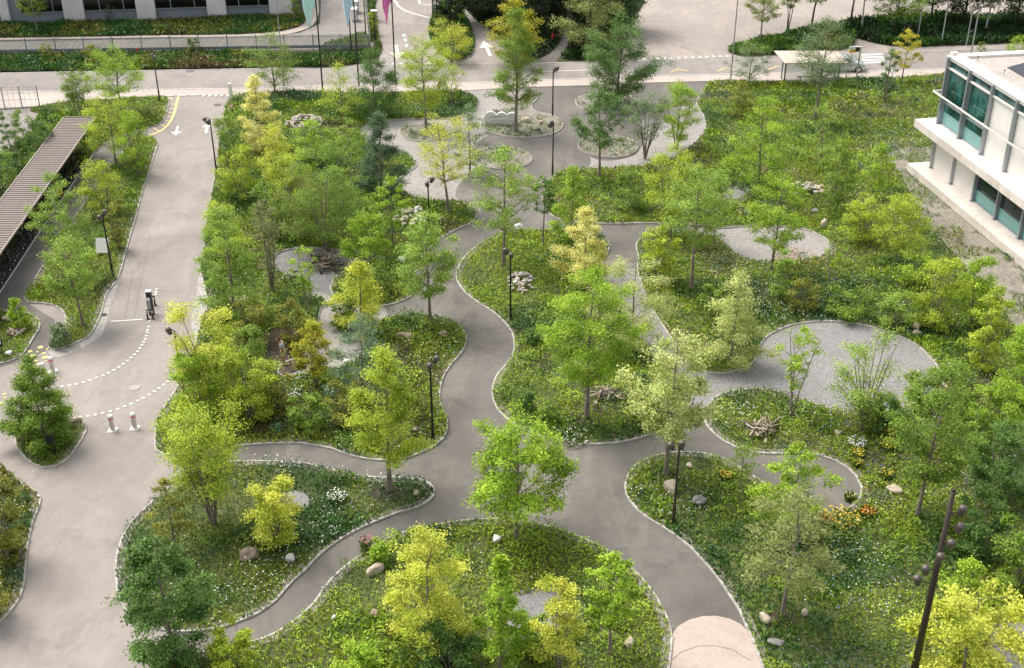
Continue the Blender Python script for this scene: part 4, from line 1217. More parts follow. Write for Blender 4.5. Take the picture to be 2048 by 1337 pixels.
 ('shrub', 740, 480, 420, 60, .0, 'round', 'fresh', 1400, 'small light bush above the many stemmed yellow green tree', dict(stems=4)),
 ('shrub', 740, 596, 545, 90, .0, 'round', 'green', 2100, 'dark green bush behind the small bright yellow tree', dict(stems=6)),
 ('shrub', 1700, 632, 580, 110, .0, 'round', 'green', 2600, 'low leafy green bush above the rim of the large gravel circle', dict(stems=6)),
 ('shrub', 1785, 655, 585, 100, .0, 'round', 'fresh', 2600, 'light leafy bush above the right rim of the large gravel circle', dict(stems=6)),
 ('shrub', 1600, 620, 560, 90, .0, 'round', 'olive', 2000, 'olive bush above the left rim of the large gravel circle', dict(stems=6)),
 ('shrub', 1560, 600, 500, 76, .0, 'oval', 'fresh', 2200, 'light green bush below the umbrella crowned tree', dict(stems=4)),
 ('shrub', 1930, 900, 810, 100, .0, 'round', 'green', 3000, 'green bush between the dark trunked tree and the right edge', dict(stems=5)),
 ('shrub', 1960, 1110, 1010, 120, .0, 'round', 'deep', 4200, 'deep green bush right behind the lamp mast top', dict(stems=5)),
 ('shrub', 1770, 870, 800, 80, .0, 'round', 'deep', 2000, 'dark low bush behind the yellow daisies', dict(stems=5)),
 ('shrub', 1430, 640, 560, 80, .0, 'round', 'green', 2200, 'green bush below the tall pale green tree', dict(stems=5)),
 ('shrub', 1830, 575, 500, 90, .0, 'round', 'bright', 2400, 'bright bush near the stony strip', dict(stems=5)),
 ('shrub', 900, 1345, 1250, 140, .0, 'round', 'deep', 4000, 'dark bush in the middle of the bottom frame edge', dict(stems=5)),
 ('shrub', 1068, 690, 660, 40, .0, 'round', 'deep', 800, 'small rounded dark bush on the mulch beside the winding path', dict(stems=5)),
 ('shrub', 1050, 820, 785, 44, .0, 'round', 'deep', 900, 'dark low bush left of the largest tree trunk', dict(stems=5)),
 ('shrub', 1095, 845, 808, 48, .0, 'round', 'green', 1000, 'low green bush close left of the largest tree trunk', dict(stems=5)),
 ('shrub', 60, 300, 222, 70, .0, 'round', 'green', 2400, 'mid green bush between the two dark bushes behind the brown roof', dict(stems=4)),
 ('shrub', 1845, 800, 745, 90, .0, 'round', 'fresh', 2200, 'light bush overlapping the right rim of the large gravel circle', dict(stems=5)),
 ('shrub', 1775, 850, 790, 100, .0, 'round', 'green', 2400, 'green bush overlapping the front rim of the large gravel circle', dict(stems=5)),
 ('shrub', 1060, 1310, 1235, 90, .0, 'round', 'green', 2200, 'green bush before the grey disc in the bottom bed', dict(stems=5)),
 # across the road
 (D, 75, 66, -60, 60, .22, 'round', 'green', 2200, 'small green tree before the first dark window of the concrete building', dict(leaf=.2)),
 (D, 222, 50, 10, 28, .1, 'vase', 'dark', 350, 'thin dark bush before the second bay of the concrete building', dict(stems=4)),
 (D, 590, 46, -40, 30, .2, 'oval', 'green', 900, 'slim green tree at the right end of the concrete building', dict(leaf=.2)),
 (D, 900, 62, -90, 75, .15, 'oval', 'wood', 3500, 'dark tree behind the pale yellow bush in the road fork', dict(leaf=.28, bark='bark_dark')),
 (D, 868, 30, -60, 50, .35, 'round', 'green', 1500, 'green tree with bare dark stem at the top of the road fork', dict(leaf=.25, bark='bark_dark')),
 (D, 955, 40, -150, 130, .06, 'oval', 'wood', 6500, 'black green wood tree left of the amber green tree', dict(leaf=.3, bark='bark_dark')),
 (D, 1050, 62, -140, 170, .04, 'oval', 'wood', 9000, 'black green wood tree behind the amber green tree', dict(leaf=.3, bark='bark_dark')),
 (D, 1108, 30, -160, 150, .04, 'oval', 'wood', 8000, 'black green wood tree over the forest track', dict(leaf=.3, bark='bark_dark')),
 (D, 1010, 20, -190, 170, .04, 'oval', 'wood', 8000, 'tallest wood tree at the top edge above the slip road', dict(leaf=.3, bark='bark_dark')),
 (D, 1178, 106, -80, 118, .03, 'oval', 'willow', 8500, 'large grey green willow at the wood edge left of the yard', dict(leaf=.22, bark='bark_dark')),
 (D, 1235, 62, -130, 130, .08, 'oval', 'dark', 7500, 'dark green tree behind the grey green willow', dict(leaf=.28, bark='bark_dark')),
 (D, 1520, 90, -45, 72, .30, 'round', 'willow', 3200, 'round grey green pollard tree on the bank beside the yard', dict(leaf=.18)),
 (D, 1574, 72, -70, 60, .35, 'oval', 'green', 1600, 'thin trunked green tree right of the round pollard', dict(stems=3, leaf=.22, bark='bark_dark')),
 (D, 1622, 60, -90, 120, .35, 'round', 'green', 3800, 'green tree with straight trunk behind the bus shelter tree', dict(leaf=.24, bark='bark_dark')),
 ('birch_tree', 1722, 66, -90, 60, .38, 'oval', 'green', 1700, 'white stemmed birch at the start of the wood edge', dict(leaf=.24, bark='bark_birch')),
 (D, 1700, 52, -120, 70, .4, 'oval', 'dark', 1800, 'dark stemmed tree just left of the white birch', dict(leaf=.25, bark='bark_dark')),
 (D, 1788, 68, -70, 110, .2, 'round', 'green', 4200, 'leafy green tree over the wood edge above the mustard tree', dict(leaf=.25, bark='bark_dark')),
 (D, 1860, 50, -110, 120, .2, 'round', 'dark', 4200, 'dark green tree between the two leftmost pale masts', dict(leaf=.27, bark='bark_dark')),
 (D, 1925, 56, -110, 110, .15, 'round', 'wood', 4000, 'nearly black tree between the pale masts', dict(leaf=.27, bark='bark_dark')),
 ('birch_tree', 1970, 68, -90, 90, .35, 'oval', 'dark', 2200, 'spotted birch leaning right of the pale masts', dict(leaf=.27, bark='bark_birch')),
 (D, 2030, 60, -90, 120, .15, 'round', 'dark', 4200, 'dark tree in the top right corner', dict(leaf=.27, bark='bark_dark')),
 ('shrub', 2035, 112, 74, 60, .02, 'round', 'bright', 1100, 'bright green bush behind the roof of the white building', dict(stems=4)),
 ('shrub', 1960, 112, 84, 22, .02, 'oval', 'green', 260, 'small green bush on the pavement at the foot of the right mast', dict(stems=3)),
]
for nm, bu, bv, tv, w, cb, shp, colr, nn, lab, ex in TREES:
    ex = dict(ex); ex['leaf'] = ex.get('leaf', .15) * .70
    if nm == 'shrub' and 400 < bu < 800 and 300 < bv < 900 and not (480 < bu < 650 and 640 < bv < 880): w, tv, nn = w * 1.28, tv - .3 * (bv - tv), nn * 1.55
    if bv < 270 and bv > 120: nn *= 1.4
    tree(nm, bu, bv, tv, w * (1.07 if 120 < bv < 270 else 1.0), cb + (.07 if cb > .15 else 0), shp, colr, int(nn * 1.75), lab, **ex)

# ------------------------------------------------------------------ the white building at the right
def frame_box(mb, O, d1, d2, a, b, z, mi=0):
    """box given in building coordinates: a = (from, to) along d1, b = (from, to) along d2, z = (low, high)"""
    P = []
    for k in z:
        for s, t in ((a[0], b[0]), (a[1], b[0]), (a[1], b[1]), (a[0], b[1])):
            p = O + d1 * s + d2 * t
            P.append((p.x, p.y, k))
    mb.add(P, [(0, 3, 2, 1), (4, 5, 6, 7), (0, 1, 5, 4), (1, 2, 6, 5), (2, 3, 7, 6), (3, 0, 4, 7)], mi)

def white_building():
    d1 = Vector((.165, -.9863, 0)).normalized(); d2 = Vector((.9863, .165, 0)).normalized()
    O0 = Vector((32.25, 88.25, 0))
    root = empty('office_building', O0, 'two storey white office building with teal glass and flat gravel roof at the right edge', 'building')
    O = Vector((0, 0, 0))
    LEN, DEP = 62, 24
    Z1a, Z1b, Z2a, Z2b, ZR = .12, .75, 3.73, 4.33, 9.3
    mb = MB(); frame_box(mb, O, d1, d2, (-1.25, LEN), (-1.42, DEP), (Z1a, Z1b)); mb.build('lower_slab', M['concrete_white'], root, bevel=.02)
    mb = MB(); frame_box(mb, O, d1, d2, (-.9, LEN), (-1.1, DEP), (0, Z1a)); mb.build('slab_gap_shade', M['black'], root)  # black fill paints the shade in the gap below the slab
    mb = MB(); frame_box(mb, O, d1, d2, (-1.25, LEN), (-1.42, DEP), (Z2a, Z2b)); mb.build('upper_slab', M['concrete_white'], root, bevel=.02)
    mb = MB(); frame_box(mb, O, d1, d2, (.25, LEN), (.32, DEP), (Z1b, Z2a)); frame_box(mb, O, d1, d2, (.25, LEN), (.32, DEP), (Z2b, ZR)); mb.build('core_wall', M['panel_white'], root)
    # roof: parapet ring and gravel
    mb = MB()
    frame_box(mb, O, d1, d2, (-.12, LEN), (-.12, .75), (ZR - .1, ZR + .32))
    frame_box(mb, O, d1, d2, (-.12, .62), (.75, DEP), (ZR - .1, ZR + .32))
    frame_box(mb, O, d1, d2, (-.30, LEN), (-.20, -.12), (ZR + .12, ZR + .22))
    frame_box(mb, O, d1, d2, (-.12, .3), (-.12, .35), (ZR + .32, ZR + .50))
    pr = mb.build('parapet', M['panel_white'], root, bevel=.015)
    mb = MB(); frame_box(mb, O, d1, d2, (.62, LEN), (.75, DEP), (ZR, ZR + .14)); mb.build('roof', M['gravel_roof'], root)
    sp = 3.25
    nb = int(LEN / sp)
    # posts
    for k in range(nb):
        s = k * sp
        if k * sp < 22:
            mb = MB(); frame_box(mb, O, d1, d2, (s - .07, s + .07), (-.22, .12), (Z1b, Z2a)); frame_box(mb, O, d1, d2, (s - .16, s + .16), (-.25, .1), (Z1b, Z1b + .04))
            mb.build('facade_post', M['alu'], root, bevel=.01)
        mb = MB(); frame_box(mb, O, d1, d2, (s - .09, s + .09), (-.30, .12), (Z2b, ZR + .1)); frame_box(mb, O, d1, d2, (s - .18, s + .18), (-.34, .1), (Z2b, Z2b + .04))
        mb.build('facade_post', M['alu'], root, bevel=.01)
    # upper storey bays
    for k in range(nb - 1):
        a, b = k * sp + .09, (k + 1) * sp - .09
        if k < 2:
            w = MB(); frame_box(w, O, d1, d2, (a + .06, b - .06), (.06, .10), (Z2b + .12, ZR - .75)); wo = w.build('window', M['teal'], root)
            f = MB()
            for z in (Z2b, Z2b + 1.62, ZR - .72):
                frame_box(f, O, d1, d2, (a, b), (-.02, .14), (z, z + .12))
            frame_box(f, O, d1, d2, (a, a + .06), (.0, .14), (Z2b, ZR - .7)); frame_box(f, O, d1, d2, (b - .06, b), (.0, .14), (Z2b, ZR - .7))
            f.build('frame', M['alu'], wo)
            bl = MB(); frame_box(bl, O, d1, d2, (a + .08, b - .08), (.03, .055), (Z2b + .13, Z2b + 1.0)); bl.build('pane', M['teal_pale'], wo)
        else:
            w = MB(); frame_box(w, O, d1, d2, (a + .03, b - .03), (-.02, .14), (Z2b + .02, ZR - .72)); w.build('wall_panel', M['panel_white'], root)
        w = MB(); frame_box(w, O, d1, d2, (a + .03, b - .03), (.06, .10), (ZR - .60, ZR - .12)); w.build('window', M['teal'], root)
        w = MB(); frame_box(w, O, d1, d2, (a, b), (-.16, -.02), (ZR - .72, ZR - .60)); w.build('transom', M['panel_white'], root)
    # lower storey bays
    for k in range(7):
        a, b = k * sp + .07, (k + 1) * sp - .07
        if k in (2, 3, 4, 5):
            w = MB(); frame_box(w, O, d1, d2, (a, b), (.08, .12), (Z1b + .08, Z2a - .02)); wo = w.build('window', M['dark_teal'], root)
            f = MB(); frame_box(f, O, d1, d2, (a, b), (.0, .16), (Z1b, Z1b + .08)); f.build('frame', M['alu'], wo)
            bl = MB(); frame_box(bl, O, d1, d2, (a + .05, b - .05), (.045, .07), (Z1b + .09, Z1b + .95)); bl.build('pane', M['teal_pale'], wo)
        else:
            w = MB(); frame_box(w, O, d1, d2, (a, b), (.0, .16), (Z1b, Z2a - .02)); w.build('wall_panel', M['panel_white'], root)
    # end facade towards the road
    for k in range(5):
        w = MB(); frame_box(w, O, d1, d2, (.05, .09), (k * 4 + .1, k * 4 + 3.9), (Z2b + .1, ZR - .2)); w.build('window', M['teal'], root)
        w = MB(); frame_box(w, O, d1, d2, (-.1, .2), (k * 4 - .08 + .3, k * 4 + .08 + .3), (Z2b, ZR + .1)); w.build('facade_post', M['alu'], root)
    # handrail before the glass
    mb = MB()
    frame_box(mb, O, d1, d2, (-.75, LEN - 30), (-.62, -.54), (Z2b + 2.25, Z2b + 2.37)); frame_box(mb, O, d1, d2, (-.75, -.67), (-.54, 1.2), (Z2b + 2.25, Z2b + 2.37))
    for k in range(9):
        frame_box(mb, O, d1, d2, (k * sp - .03, k * sp + .03), (-.56, -.25), (Z2b + 2.28, Z2b + 2.34))
    mb.build('handrail', M['panel_white'], root)
    # solar panels on the roof, things of their own
    for k in range(5):
        c = O0 + d1 * (4.3 + k * 2.6) + d2 * (4.2)
        r = empty('solar_panel', c + Vector((0, 0, ZR + .14)), 'dark solar panel on the white building roof, the ' + ['far one', 'second from the far end', 'middle one', 'second from the near end', 'near one'][k], 'solar panel', 'solar panels on the flat roof')
        mb = MB(); q = d1.to_track_quat('X', 'Z').to_matrix() @ Matrix.Rotation(R_(12), 3, 'X')
        mb.box((0, 0, .35), (2.3, 3.2, .05), rot=q); mb.build('panel_face', M['pv'], r)
        mb = MB()
        for s in (-1, 1):
            mb.bar(d1 * s * .9 - d2 * 1.5 + Vector((0, 0, .03)), d1 * s * .9 + d2 * 1.5 + Vector((0, 0, .03)), .07)
            mb.bar(d1 * s * .9 + d2 * 1.2 + Vector((0, 0, .03)), d1 * s * .9 + d2 * 1.2 + Vector((0, 0, .35)), .05)
        mb.build('stand', M['alu'], r)
    for k in range(4):
        c = O0 + d1 * (1.2 + k * 3.4) + d2 * (1.4 + .2 * k)
        mb = MB(); mb.tube([(0, 0, 0), (0, 0, .35)], .02); mb.lathe((0, 0, .3), [(.05, 0), (.05, .06), (.01, .08)], 8)
        r = mb.build('roof_anchor', M['black']); r.location = c + Vector((0, 0, ZR + .14)); tag(r, 'small dark anchor post on the gravel roof near the parapet', 'roof anchor', 'anchor posts on the roof')
M['gravel_roof'] = surface('roof gravel', (.40, .35, .31), (.55, .48, .43), big=.4, fine=10, fine_amt=.6, bmp=.6, speck=(8, (.25, .21, .18), (.7, .63, .57), .35))
M['teal_pale'] = plain('pale teal lower glass', (.16, .36, .35), .2, vary=.05, scale=.4)  # paler teal for the lower band of the window glass
M['dark_teal'] = plain('dark teal glass', (.006, .022, .022), .05, vary=.3, scale=.5)
white_building()

# ------------------------------------------------------------------ concrete building top left
def concrete_building():
    A, B = G(2, 50.5), G(585, 31.5)
    A.x -= 14; A.y -= 1.6
    root = empty('concrete_building', A, 'grey concrete building with dark windows between wide pale piers at the top left', 'building')
    d1 = (B - A).normalized(); d2 = Vector((-d1.y, d1.x, 0))
    L = (B - A).length
    O = Vector((0, 0, 0))
    mb = MB(); frame_box(mb, O, d1, d2, (0, L), (.45, 16), (0, 9.5)); mb.build('wall', M['grey_panel'], root)
    s_of = lambda px: (G(px, 50 - (px - 22) * 18 / 561) - A).dot(d1)
    piers = [(-190, -150), (-140 + 140 - 155 + 10, -110), (4, 22), (130, 171), (275, 313), (416, 454), (540, 585)]
    xs = []
    for a, b in piers:
        if a > b: a, b = b, a
        sa, sb = s_of(a), s_of(b)
        xs.append((sa, sb))
        mb = MB(); frame_box(mb, O, d1, d2, (sa, sb), (0, .5), (0, 9.5)); mb.build('pier', M['conc_wall'], root, bevel=.03)
    for i in range(len(xs) - 1):
        a, b = xs[i][1], xs[i + 1][0]
        if i == 2: a += 1.1
        if b - a < .5: continue
        mb = MB(); frame_box(mb, O, d1, d2, (a + .05, b - .05), (.38, .44), (1.15, 8.5)); w = mb.build('window', M['black_window'], root)
        fr = MB(); frame_box(fr, O, d1, d2, (a + .02, b - .02), (.24, .44), (1.08, 1.16))
        for t in (.30, .76):
            c = a + (b - a) * t
            frame_box(fr, O, d1, d2, (c - .04, c + .04), (.30, .38), (1.16, 8.4))
        fr.build('frame', M['alu'], w)
    mb = MB(); frame_box(mb, O, d1, d2, (0, L + .1), (-.1, .5), (8.5, 9.6)); mb.build('roof_edge', M['conc_wall'], root)
concrete_building()

# ------------------------------------------------------------------ fences
def fence(a, b, h, step, gap, label, picket=True, band=True):
    A, B = G(*a), G(*b)
    d = (B - A).normalized(); L = (B - A).length
    ang = math.atan2(d.y, d.x)
    root = empty('picket_fence' if picket else 'mesh_fence', A, label, 'fence')
    n = max(1, round(L / step))
    for i in range(n + 1):
        p = d * (L * i / n)
        mb = MB(); mb.box((p.x, p.y, h / 2 + .03), (.09, .09, h + .1), ang); mb.box((p.x, p.y, h + .1), (.13, .13, .05), ang)
        mb.build('post', M['metal'], root)
    mb = MB(); m = int(L / gap)
    for i in range(m):
        p = d * (L * (i + .5) / m)
        mb.box((p.x, p.y, h / 2 + .04), (.048 if picket else .02, .02, h), ang)
    if not picket:
        for z in (.1, h * .4, h * .7, h):
            mb.bar(Vector((0, 0, z)), d * L + Vector((0, 0, z)), .03)
    mb.build('picket_panel' if picket else 'mesh_panel', M['metal'], root)
    if band:
        mb = MB(); nn = Vector((-d.y, d.x, 0)) * .05
        mb.bar(Vector((0, 0, .48)) - nn, d * L + Vector((0, 0, .48)) - nn, .05, .3); mb.bar(Vector((0, 0, h - .15)) - nn, d * L + Vector((0, 0, h - .15)) - nn, .04)
        o = mb.build('rail', M['metal_dark'], root)
M['metal_dark'] = plain('grey rail', (.24, .26, .29), .5, .4)
fence((-60, 113), (740, 101), 1.65, 2.9, .115, 'long grey picket fence between the main road and the inner lane')
fence((741, 101), (728, -20), 1.65, 2.9, .115, 'grey picket fence running up along the side road')
fence((-60, 220), (80, 215), 1.9, 1.6, .45, 'grey wire mesh fence at the left edge above the bicycle shelter', picket=False, band=False)

# ------------------------------------------------------------------ bicycle shelter and bicycles
def bicycle_shelter():
    P0 = Vector((-33.40, 93.96, 0)); d = Vector((1.45, -25, 0)).normalized(); n = Vector((-d.y, d.x, 0)) * -1   # n towards -x
    if n.x > 0: n = -n
    root = empty('bicycle_shelter', P0, 'long bicycle shelter with brown corrugated roof at the left edge', 'bicycle shelter')
    L, Wd, Z = 48.0, 2.42, 2.7
    pitch_ = .36
    m = int(L / pitch_)
    V, F = [], []
    prof_ = [(0, 0), (.26, 0), (.36, .06), (.90, .06)]
    for i in range(m):
        for a, z in prof_:
            s = (i + a) * pitch_
            for w in (0, Wd):
                p = d * s + n * w
                V.append((p.x, p.y, Z + z + (.05 if w else 0)))
    for i in range(len(V) // 2 - 1):
        F.append((2 * i, 2 * i + 1, 2 * i + 3, 2 * i + 2))
    mb = MB(); mb.add(V, F); rf = mb.build('roof', M['roof_metal'], root)
    mb = MB()
    for w in (-.03, Wd + .03):
        mb.bar(n * w + Vector((0, 0, Z + .03 + (.05 if w > 0 else 0))), d * L + n * w + Vector((0, 0, Z + .03 + (.05 if w > 0 else 0))), .07, .14)
    mb.bar(n * -.03 - d * .04 + Vector((0, 0, Z + .04)), n * (Wd + .03) - d * .04 + Vector((0, 0, Z + .09)), .07, .14)
    mb.build('roof_edge', M['roof_edge'], root)
    for i in range(12):
        s = .6 + i * 4.2
        for w in (.95, Wd - .2):
            mb = MB(); mb.box(tuple((d * s + n * w) + Vector((0, 0, Z / 2))), (.09, .09, Z - .02)); mb.build('post', M['black'], root)
    mb = MB()
    mb.bar(n * (Wd - .1) + Vector((0, 0, 1.2)), d * L + n * (Wd - .1) + Vector((0, 0, 1.2)), .03, 1.9)
    mb.build('back_panel', M['black'], root)
    mb = MB()
    for w in (.3, 1.2, 2.1):
        mb.bar(n * w + Vector((0, 0, Z - .10)), d * L + n * w + Vector((0, 0, Z - .10)), .08)
    mb.build('beam', M['black'], root)
    return P0, d, n
P0, sd_, sn_ = bicycle_shelter()

def bicycle(loc, rz, frame_mat, label, group):
    root = empty('bicycle', loc, label, 'bicycle', group, rz)
    for x in (-.52, .52):
        mb = MB()
        ring = [(x + .33 * math.cos(a), 0, .34 + .33 * math.sin(a)) for a in [i * PI / 9 for i in range(19)]]
        mb.tube(ring, .03, 5, cap=False)
        w = mb.build('wheel', M['tyre'], root)
        mb = MB(); rr = [(x + .305 * math.cos(a), 0, .34 + .305 * math.sin(a)) for a in [i * PI / 9 for i in range(19)]]
        mb.tube(rr, .009, 4, cap=False)
        for i in range(6):
            a = i * PI / 3
            mb.bar((x, 0, .34), (x + .3 * math.cos(a), 0, .34 + .3 * math.sin(a)), .006)
        mb.build('rim', M['steel'], w)
    mb = MB()
    for a, b in (((-.52, 0, .34), (-.1, 0, .32)), ((-.1, 0, .32), (-.2, 0, .85)), ((-.18, 0, .78), (-.52, 0, .34)), ((-.1, 0, .32), (.36, 0, .78)), ((-.19, 0, .78), (.34, 0, .86)), ((.34, 0, .95), (.52, 0, .34))):
        mb.tube([a, b], .02, 6)
    mb.build('frame', frame_mat, root)
    mb = MB(); mb.tube([(.30, -.28, 1.0), (.36, -.1, 1.0), (.36, .1, 1.0), (.30, .28, 1.0)], .014, 5); mb.bar((.34, 0, .93), (.36, 0, 1.0), .03); mb.build('handlebar', M['black'], root)
    mb = MB(); mb.add([(-.34, -.07, .92), (-.34, .07, .92), (-.05, .015, .92), (-.05, -.015, .92), (-.34, -.06, .86), (-.34, .06, .86), (-.05, .01, .88), (-.05, -.01, .88)],
                      [(0, 1, 2, 3), (7, 6, 5, 4), (0, 3, 7, 4), (1, 5, 6, 2), (0, 4, 5, 1), (3, 2, 6, 7)]); mb.build('saddle', M['black'], root)
    return root
M['bike_red'] = plain('dark red bicycle paint', (.16, .02, .015), .4)
M['bike_blue'] = plain('dark blue bicycle paint', (.03, .06, .13), .4)
M['bike_silver'] = plain('silver bicycle paint', (.42, .42, .42), .35, .5)
protos = []
rb = random.Random(4)
az = math.atan2(-sn_.y, -sn_.x)
for i in range(58):
    s = .9 + i * .47
    p = P0 + sd_ * s + sn_ * (1.45 + rb.uniform(-.08, .1)) 
    rz = az + R_(14) + rb.uniform(-.1, .1) + (PI if rb.random() < .0 else 0)
    if i < 4:
        k = ('black', 'bike_silver', 'bike_blue', 'bike_red')[i]
        protos.append(bicycle(p, rz, M[k], '', 'bicycles under the brown roof'))
        o = protos[-1]; c = i
    else:
        c = rb.choice((0, 0, 1, 2, 3, 0))
        o = copy_tree(protos[c]); o.location = p; o.rotation_euler = (0, 0, rz)
    o['label'] = ('black bicycle', 'silver framed bicycle', 'dark blue bicycle', 'dark red bicycle')[c] + ' under the brown roof, %s from the far end' % ('1st' if i == 0 else '2nd' if i == 1 else '3rd' if i == 2 else '%dth' % (i + 1) if i % 10 > 2 or 10 < i < 14 else '%d%s' % (i + 1, {0: 'st', 1: 'nd', 2: 'rd'}[i % 10]))
# a yellow box and a pale green helmet hang on two of the bicycles
c = P0 + sd_ * 11.0 + sn_ * .25
mb = MB(); mb.box((0, 0, 0), (.3, .42, .5)); mb.box((0, 0, .27), (.34, .46, .04))
o = mb.build('delivery_box', M['signal_yellow'], bevel=.02); o.location = c + Vector((0, 0, 1.05)); tag(o, 'small yellow box on a bicycle below the far part of the brown roof', 'box')
mb = MB(); mb.lathe((0, 0, 0), [(.16, 0), (.17, .06), (.14, .15), (.07, .2), (.01, .21)], 16)
o = mb.build('bicycle_helmet', M['cyan'], smooth=True); o.location = P0 + sd_ * 13.6 + sn_ * .2 + Vector((0, 0, 1.05)); tag(o, 'pale green helmet on a bicycle beside the brown roof', 'helmet')

# ------------------------------------------------------------------ lamps and masts
def lamp_head(parent, c, r, tilt, az_, mat='lamp_grey', arm=None):
    q = Matrix.Rotation(az_, 3, 'Z') @ Matrix.Rotation(tilt, 3, 'Y')
    mb = MB()
    pr = [(.01, 1.0), (.35, .96), (.68, .82), (.92, .55), (1.0, .2), (1.02, .16), (1.0, .12), (.95, -.5), (.74, -1.6), (.64, -1.75), (.05, -1.7)]
    mb.lathe(c, [(a * r, b * r) for a, b in reversed(pr)], 18, rot=q)
    h = mb.build('lamp_head', M[mat], parent, smooth=True)
    mb = MB()
    dn = q @ Vector((0, 0, -1))
    mb.lathe(Vector(c) + dn * r * 1.74, [(.01, -.012), (.66 * r, -.012), (.66 * r, .0)], 14, rot=q); mb.build('lens', M['dark_glass'], h)
    return h
def park_lamp(bu, bv, h, heads, label, mat='black'):
    root = empty('street_lamp', G(bu, bv), label, 'street lamp', 'black garden lamps along the paths')
    mb = MB(); mb.tube([(0, 0, 0), (0, 0, 1.1)], .075, 12); mb.tube([(0, 0, 1.1), (0, 0, h * .55), (0, 0, h - .05)], [.06, .055, .045], 12); mb.build('pole', M[mat], root)
    for dx, dy, dz in heads:
        e = Vector((dx, dy, h + dz))
        mb = MB(); mb.tube([(0, 0, h - .1 + min(dz, 0)), (dx * .3, dy * .3, h + .02 + dz), (dx * .75, dy * .75, h + .06 + dz), e], .025, 6); mb.build('arm', M[mat], root)
        lamp_head(root, e + Vector((0, 0, -.04)), .155, R_(28), math.atan2(dy, dx))
    return root
LAMPS = [(320, 205, 4.3, [(-.12, .25, 0), (.15, -.1, -.1)], 'black lamp at the driveway mouth beside the yellow hatching'),
    (433.5, 348, 4.5, [(-.38, -.1, 0), (-.15, -.25, -.15)], 'black lamp on the right edge of the upper driveway'),
    (227, 557, 4.55, [(.12, .3, .05), (-.12, -.2, -.1)], 'black lamp beside the tilted info board left of the driveway'),
    (370, 800, 4.35, [(-.35, .1, 0)], 'black lamp half hidden by the bright yellow tree at the driveway bend'),
    (1105, 234, 4.4, [(.35, -.1, 0), (.1, -.2, -.1)], 'black lamp rising from the tip of the white stone sign bed'),
    (1105, 355, 4.3, [(-.32, -.05, 0), (-.1, .2, .1)], 'black lamp standing at the kerb below the forecourt'),
    (860, 484, 4.5, [(.30, .2, .1), (-.05, -.15, -.1)], 'black lamp next to the black bin by the pale gravel'),
    (1021, 641, 4.6, [(-.32, .1, .1), (.05, -.2, -.05)], 'black lamp beside the pebble heap of the middle bed'),
    (866, 880, 4.75, [(.33, .1, .12), (-.02, -.2, -.1)], 'black lamp at the tip of the bed left of the path junction'),
    (1346, 1051, 4.6, [(-.42, -.05, .02), (.16, .3, -.15)], 'bronze brown lamp with bent neck beside the cream variegated tree')]
for i, (u, v, h, hd, lb) in enumerate(LAMPS):
    park_lamp(u, v, h, hd, lb, 'brown_metal' if i == 9 else 'black')

root = empty('lamp_mast', G(1811, 1420), 'tall dark brown mast with six bullet shaped floodlights at the bottom right', 'lamp mast')
mb = MB(); mb.tube([(0, 0, 0), (0, 0, 5), (0, 0, 10.5)], [.15, .125, .085], 14); mb.lathe((0, 0, 10.5), [(.085, 0), (.05, .06), (.01, .08)], 12); mb.build('pole', M['brown_metal'], root, smooth=True)
ym = G(1811, 1420).y
for tv, dx, dy in ((1022, .52, .12), (1057, .42, -.22), (1090, .14, -.42), (1117, -.14, -.42), (1141, -.46, -.16), (1161, -.56, .14)):
    z = CAM_H - (ym + dy) * math.tan(PITCH + math.atan((tv - 668.5) / FPX))
    mb = MB(); mb.tube([(0, 0, z - .08), (dx * .6, dy * .6, z - .02), (dx, dy, z + .02)], .028, 6); mb.build('arm', M['brown_metal'], root)
    lamp_head(root, Vector((dx, dy, z + .08)), .15, R_(14), math.atan2(dy, dx))

def mast(name, bu, bv, h, r, mat, label, cat='mast', group=None, extra=None):
    root = empty(name, G(bu, bv), label, cat, group)
    mb = MB(); mb.tube([(0, 0, 0), (0, 0, h * .5), (0, 0, h)], [r, r * .85, r * .6], 10); mb.build('pole', M[mat], root)
    mb = MB(); mb.lathe((0, 0, 0), [(r * 2, 0), (r * 2, .03), (r * 1.2, .06)], 12); mb.build('base_plate', M[mat], root)
    if extra: extra(root, h)
    return root
def flag(mat, width, z_low, seed):
    def f(root, h):
        rs = random.Random(seed)
        top = h - .15
        nx, nz = 14, 26
        V, F = [], []
        L = top - z_low
        for i in range(nx + 1):
            a = i / nx
            for j in range(nz + 1):
                b = j / nz
                drop = L * float(np.interp(a, [0, .3, .62, .8, 1], [.62, .68, 1.0, .86, .70]))
                x = -(.06 + width * a * (1 - .30 * b ** 1.5)) - .25 * b * a
                y = .16 * math.sin(a * 9 + b * 2.5 + seed) * (.3 + b) * a
                V.append((x, y, top - drop * b))
        for i in range(nx):
            for j in range(nz):
                k = i * (nz + 1) + j
                F.append((k, k + 1, k + nz + 2, k + nz + 1))
        mb = MB(); mb.add(V, F)
        o = mb.build('flag', M[mat], root, smooth=True)
        s = o.modifiers.new('cloth', 'SOLIDIFY'); s.thickness = .008
    return f
mast('flagpole', 646, 187, 11.5, .075, 'black', 'black flagpole with limp turquoise flag, leftmost of the three', 'flagpole', 'flagpoles along the pavement', flag('cyan', 1.15, 5.9, 1))
mast('flagpole', 718, 173, 11.5, .075, 'black', 'black flagpole with limp light blue flag, middle one of the three', 'flagpole', 'flagpoles along the pavement', flag('blue_flag', .95, 5.35, 2))
mast('flagpole', 791.5, 170, 11.5, .075, 'black', 'black flagpole with limp magenta flag, rightmost of the three', 'flagpole', 'flagpoles along the pavement', flag('pink_flag', .75, 5.45, 4))
mast('lamp_post', 569, 176, 9, .06, 'metal', 'pale grey mast between the golden tree and the leftmost flagpole')
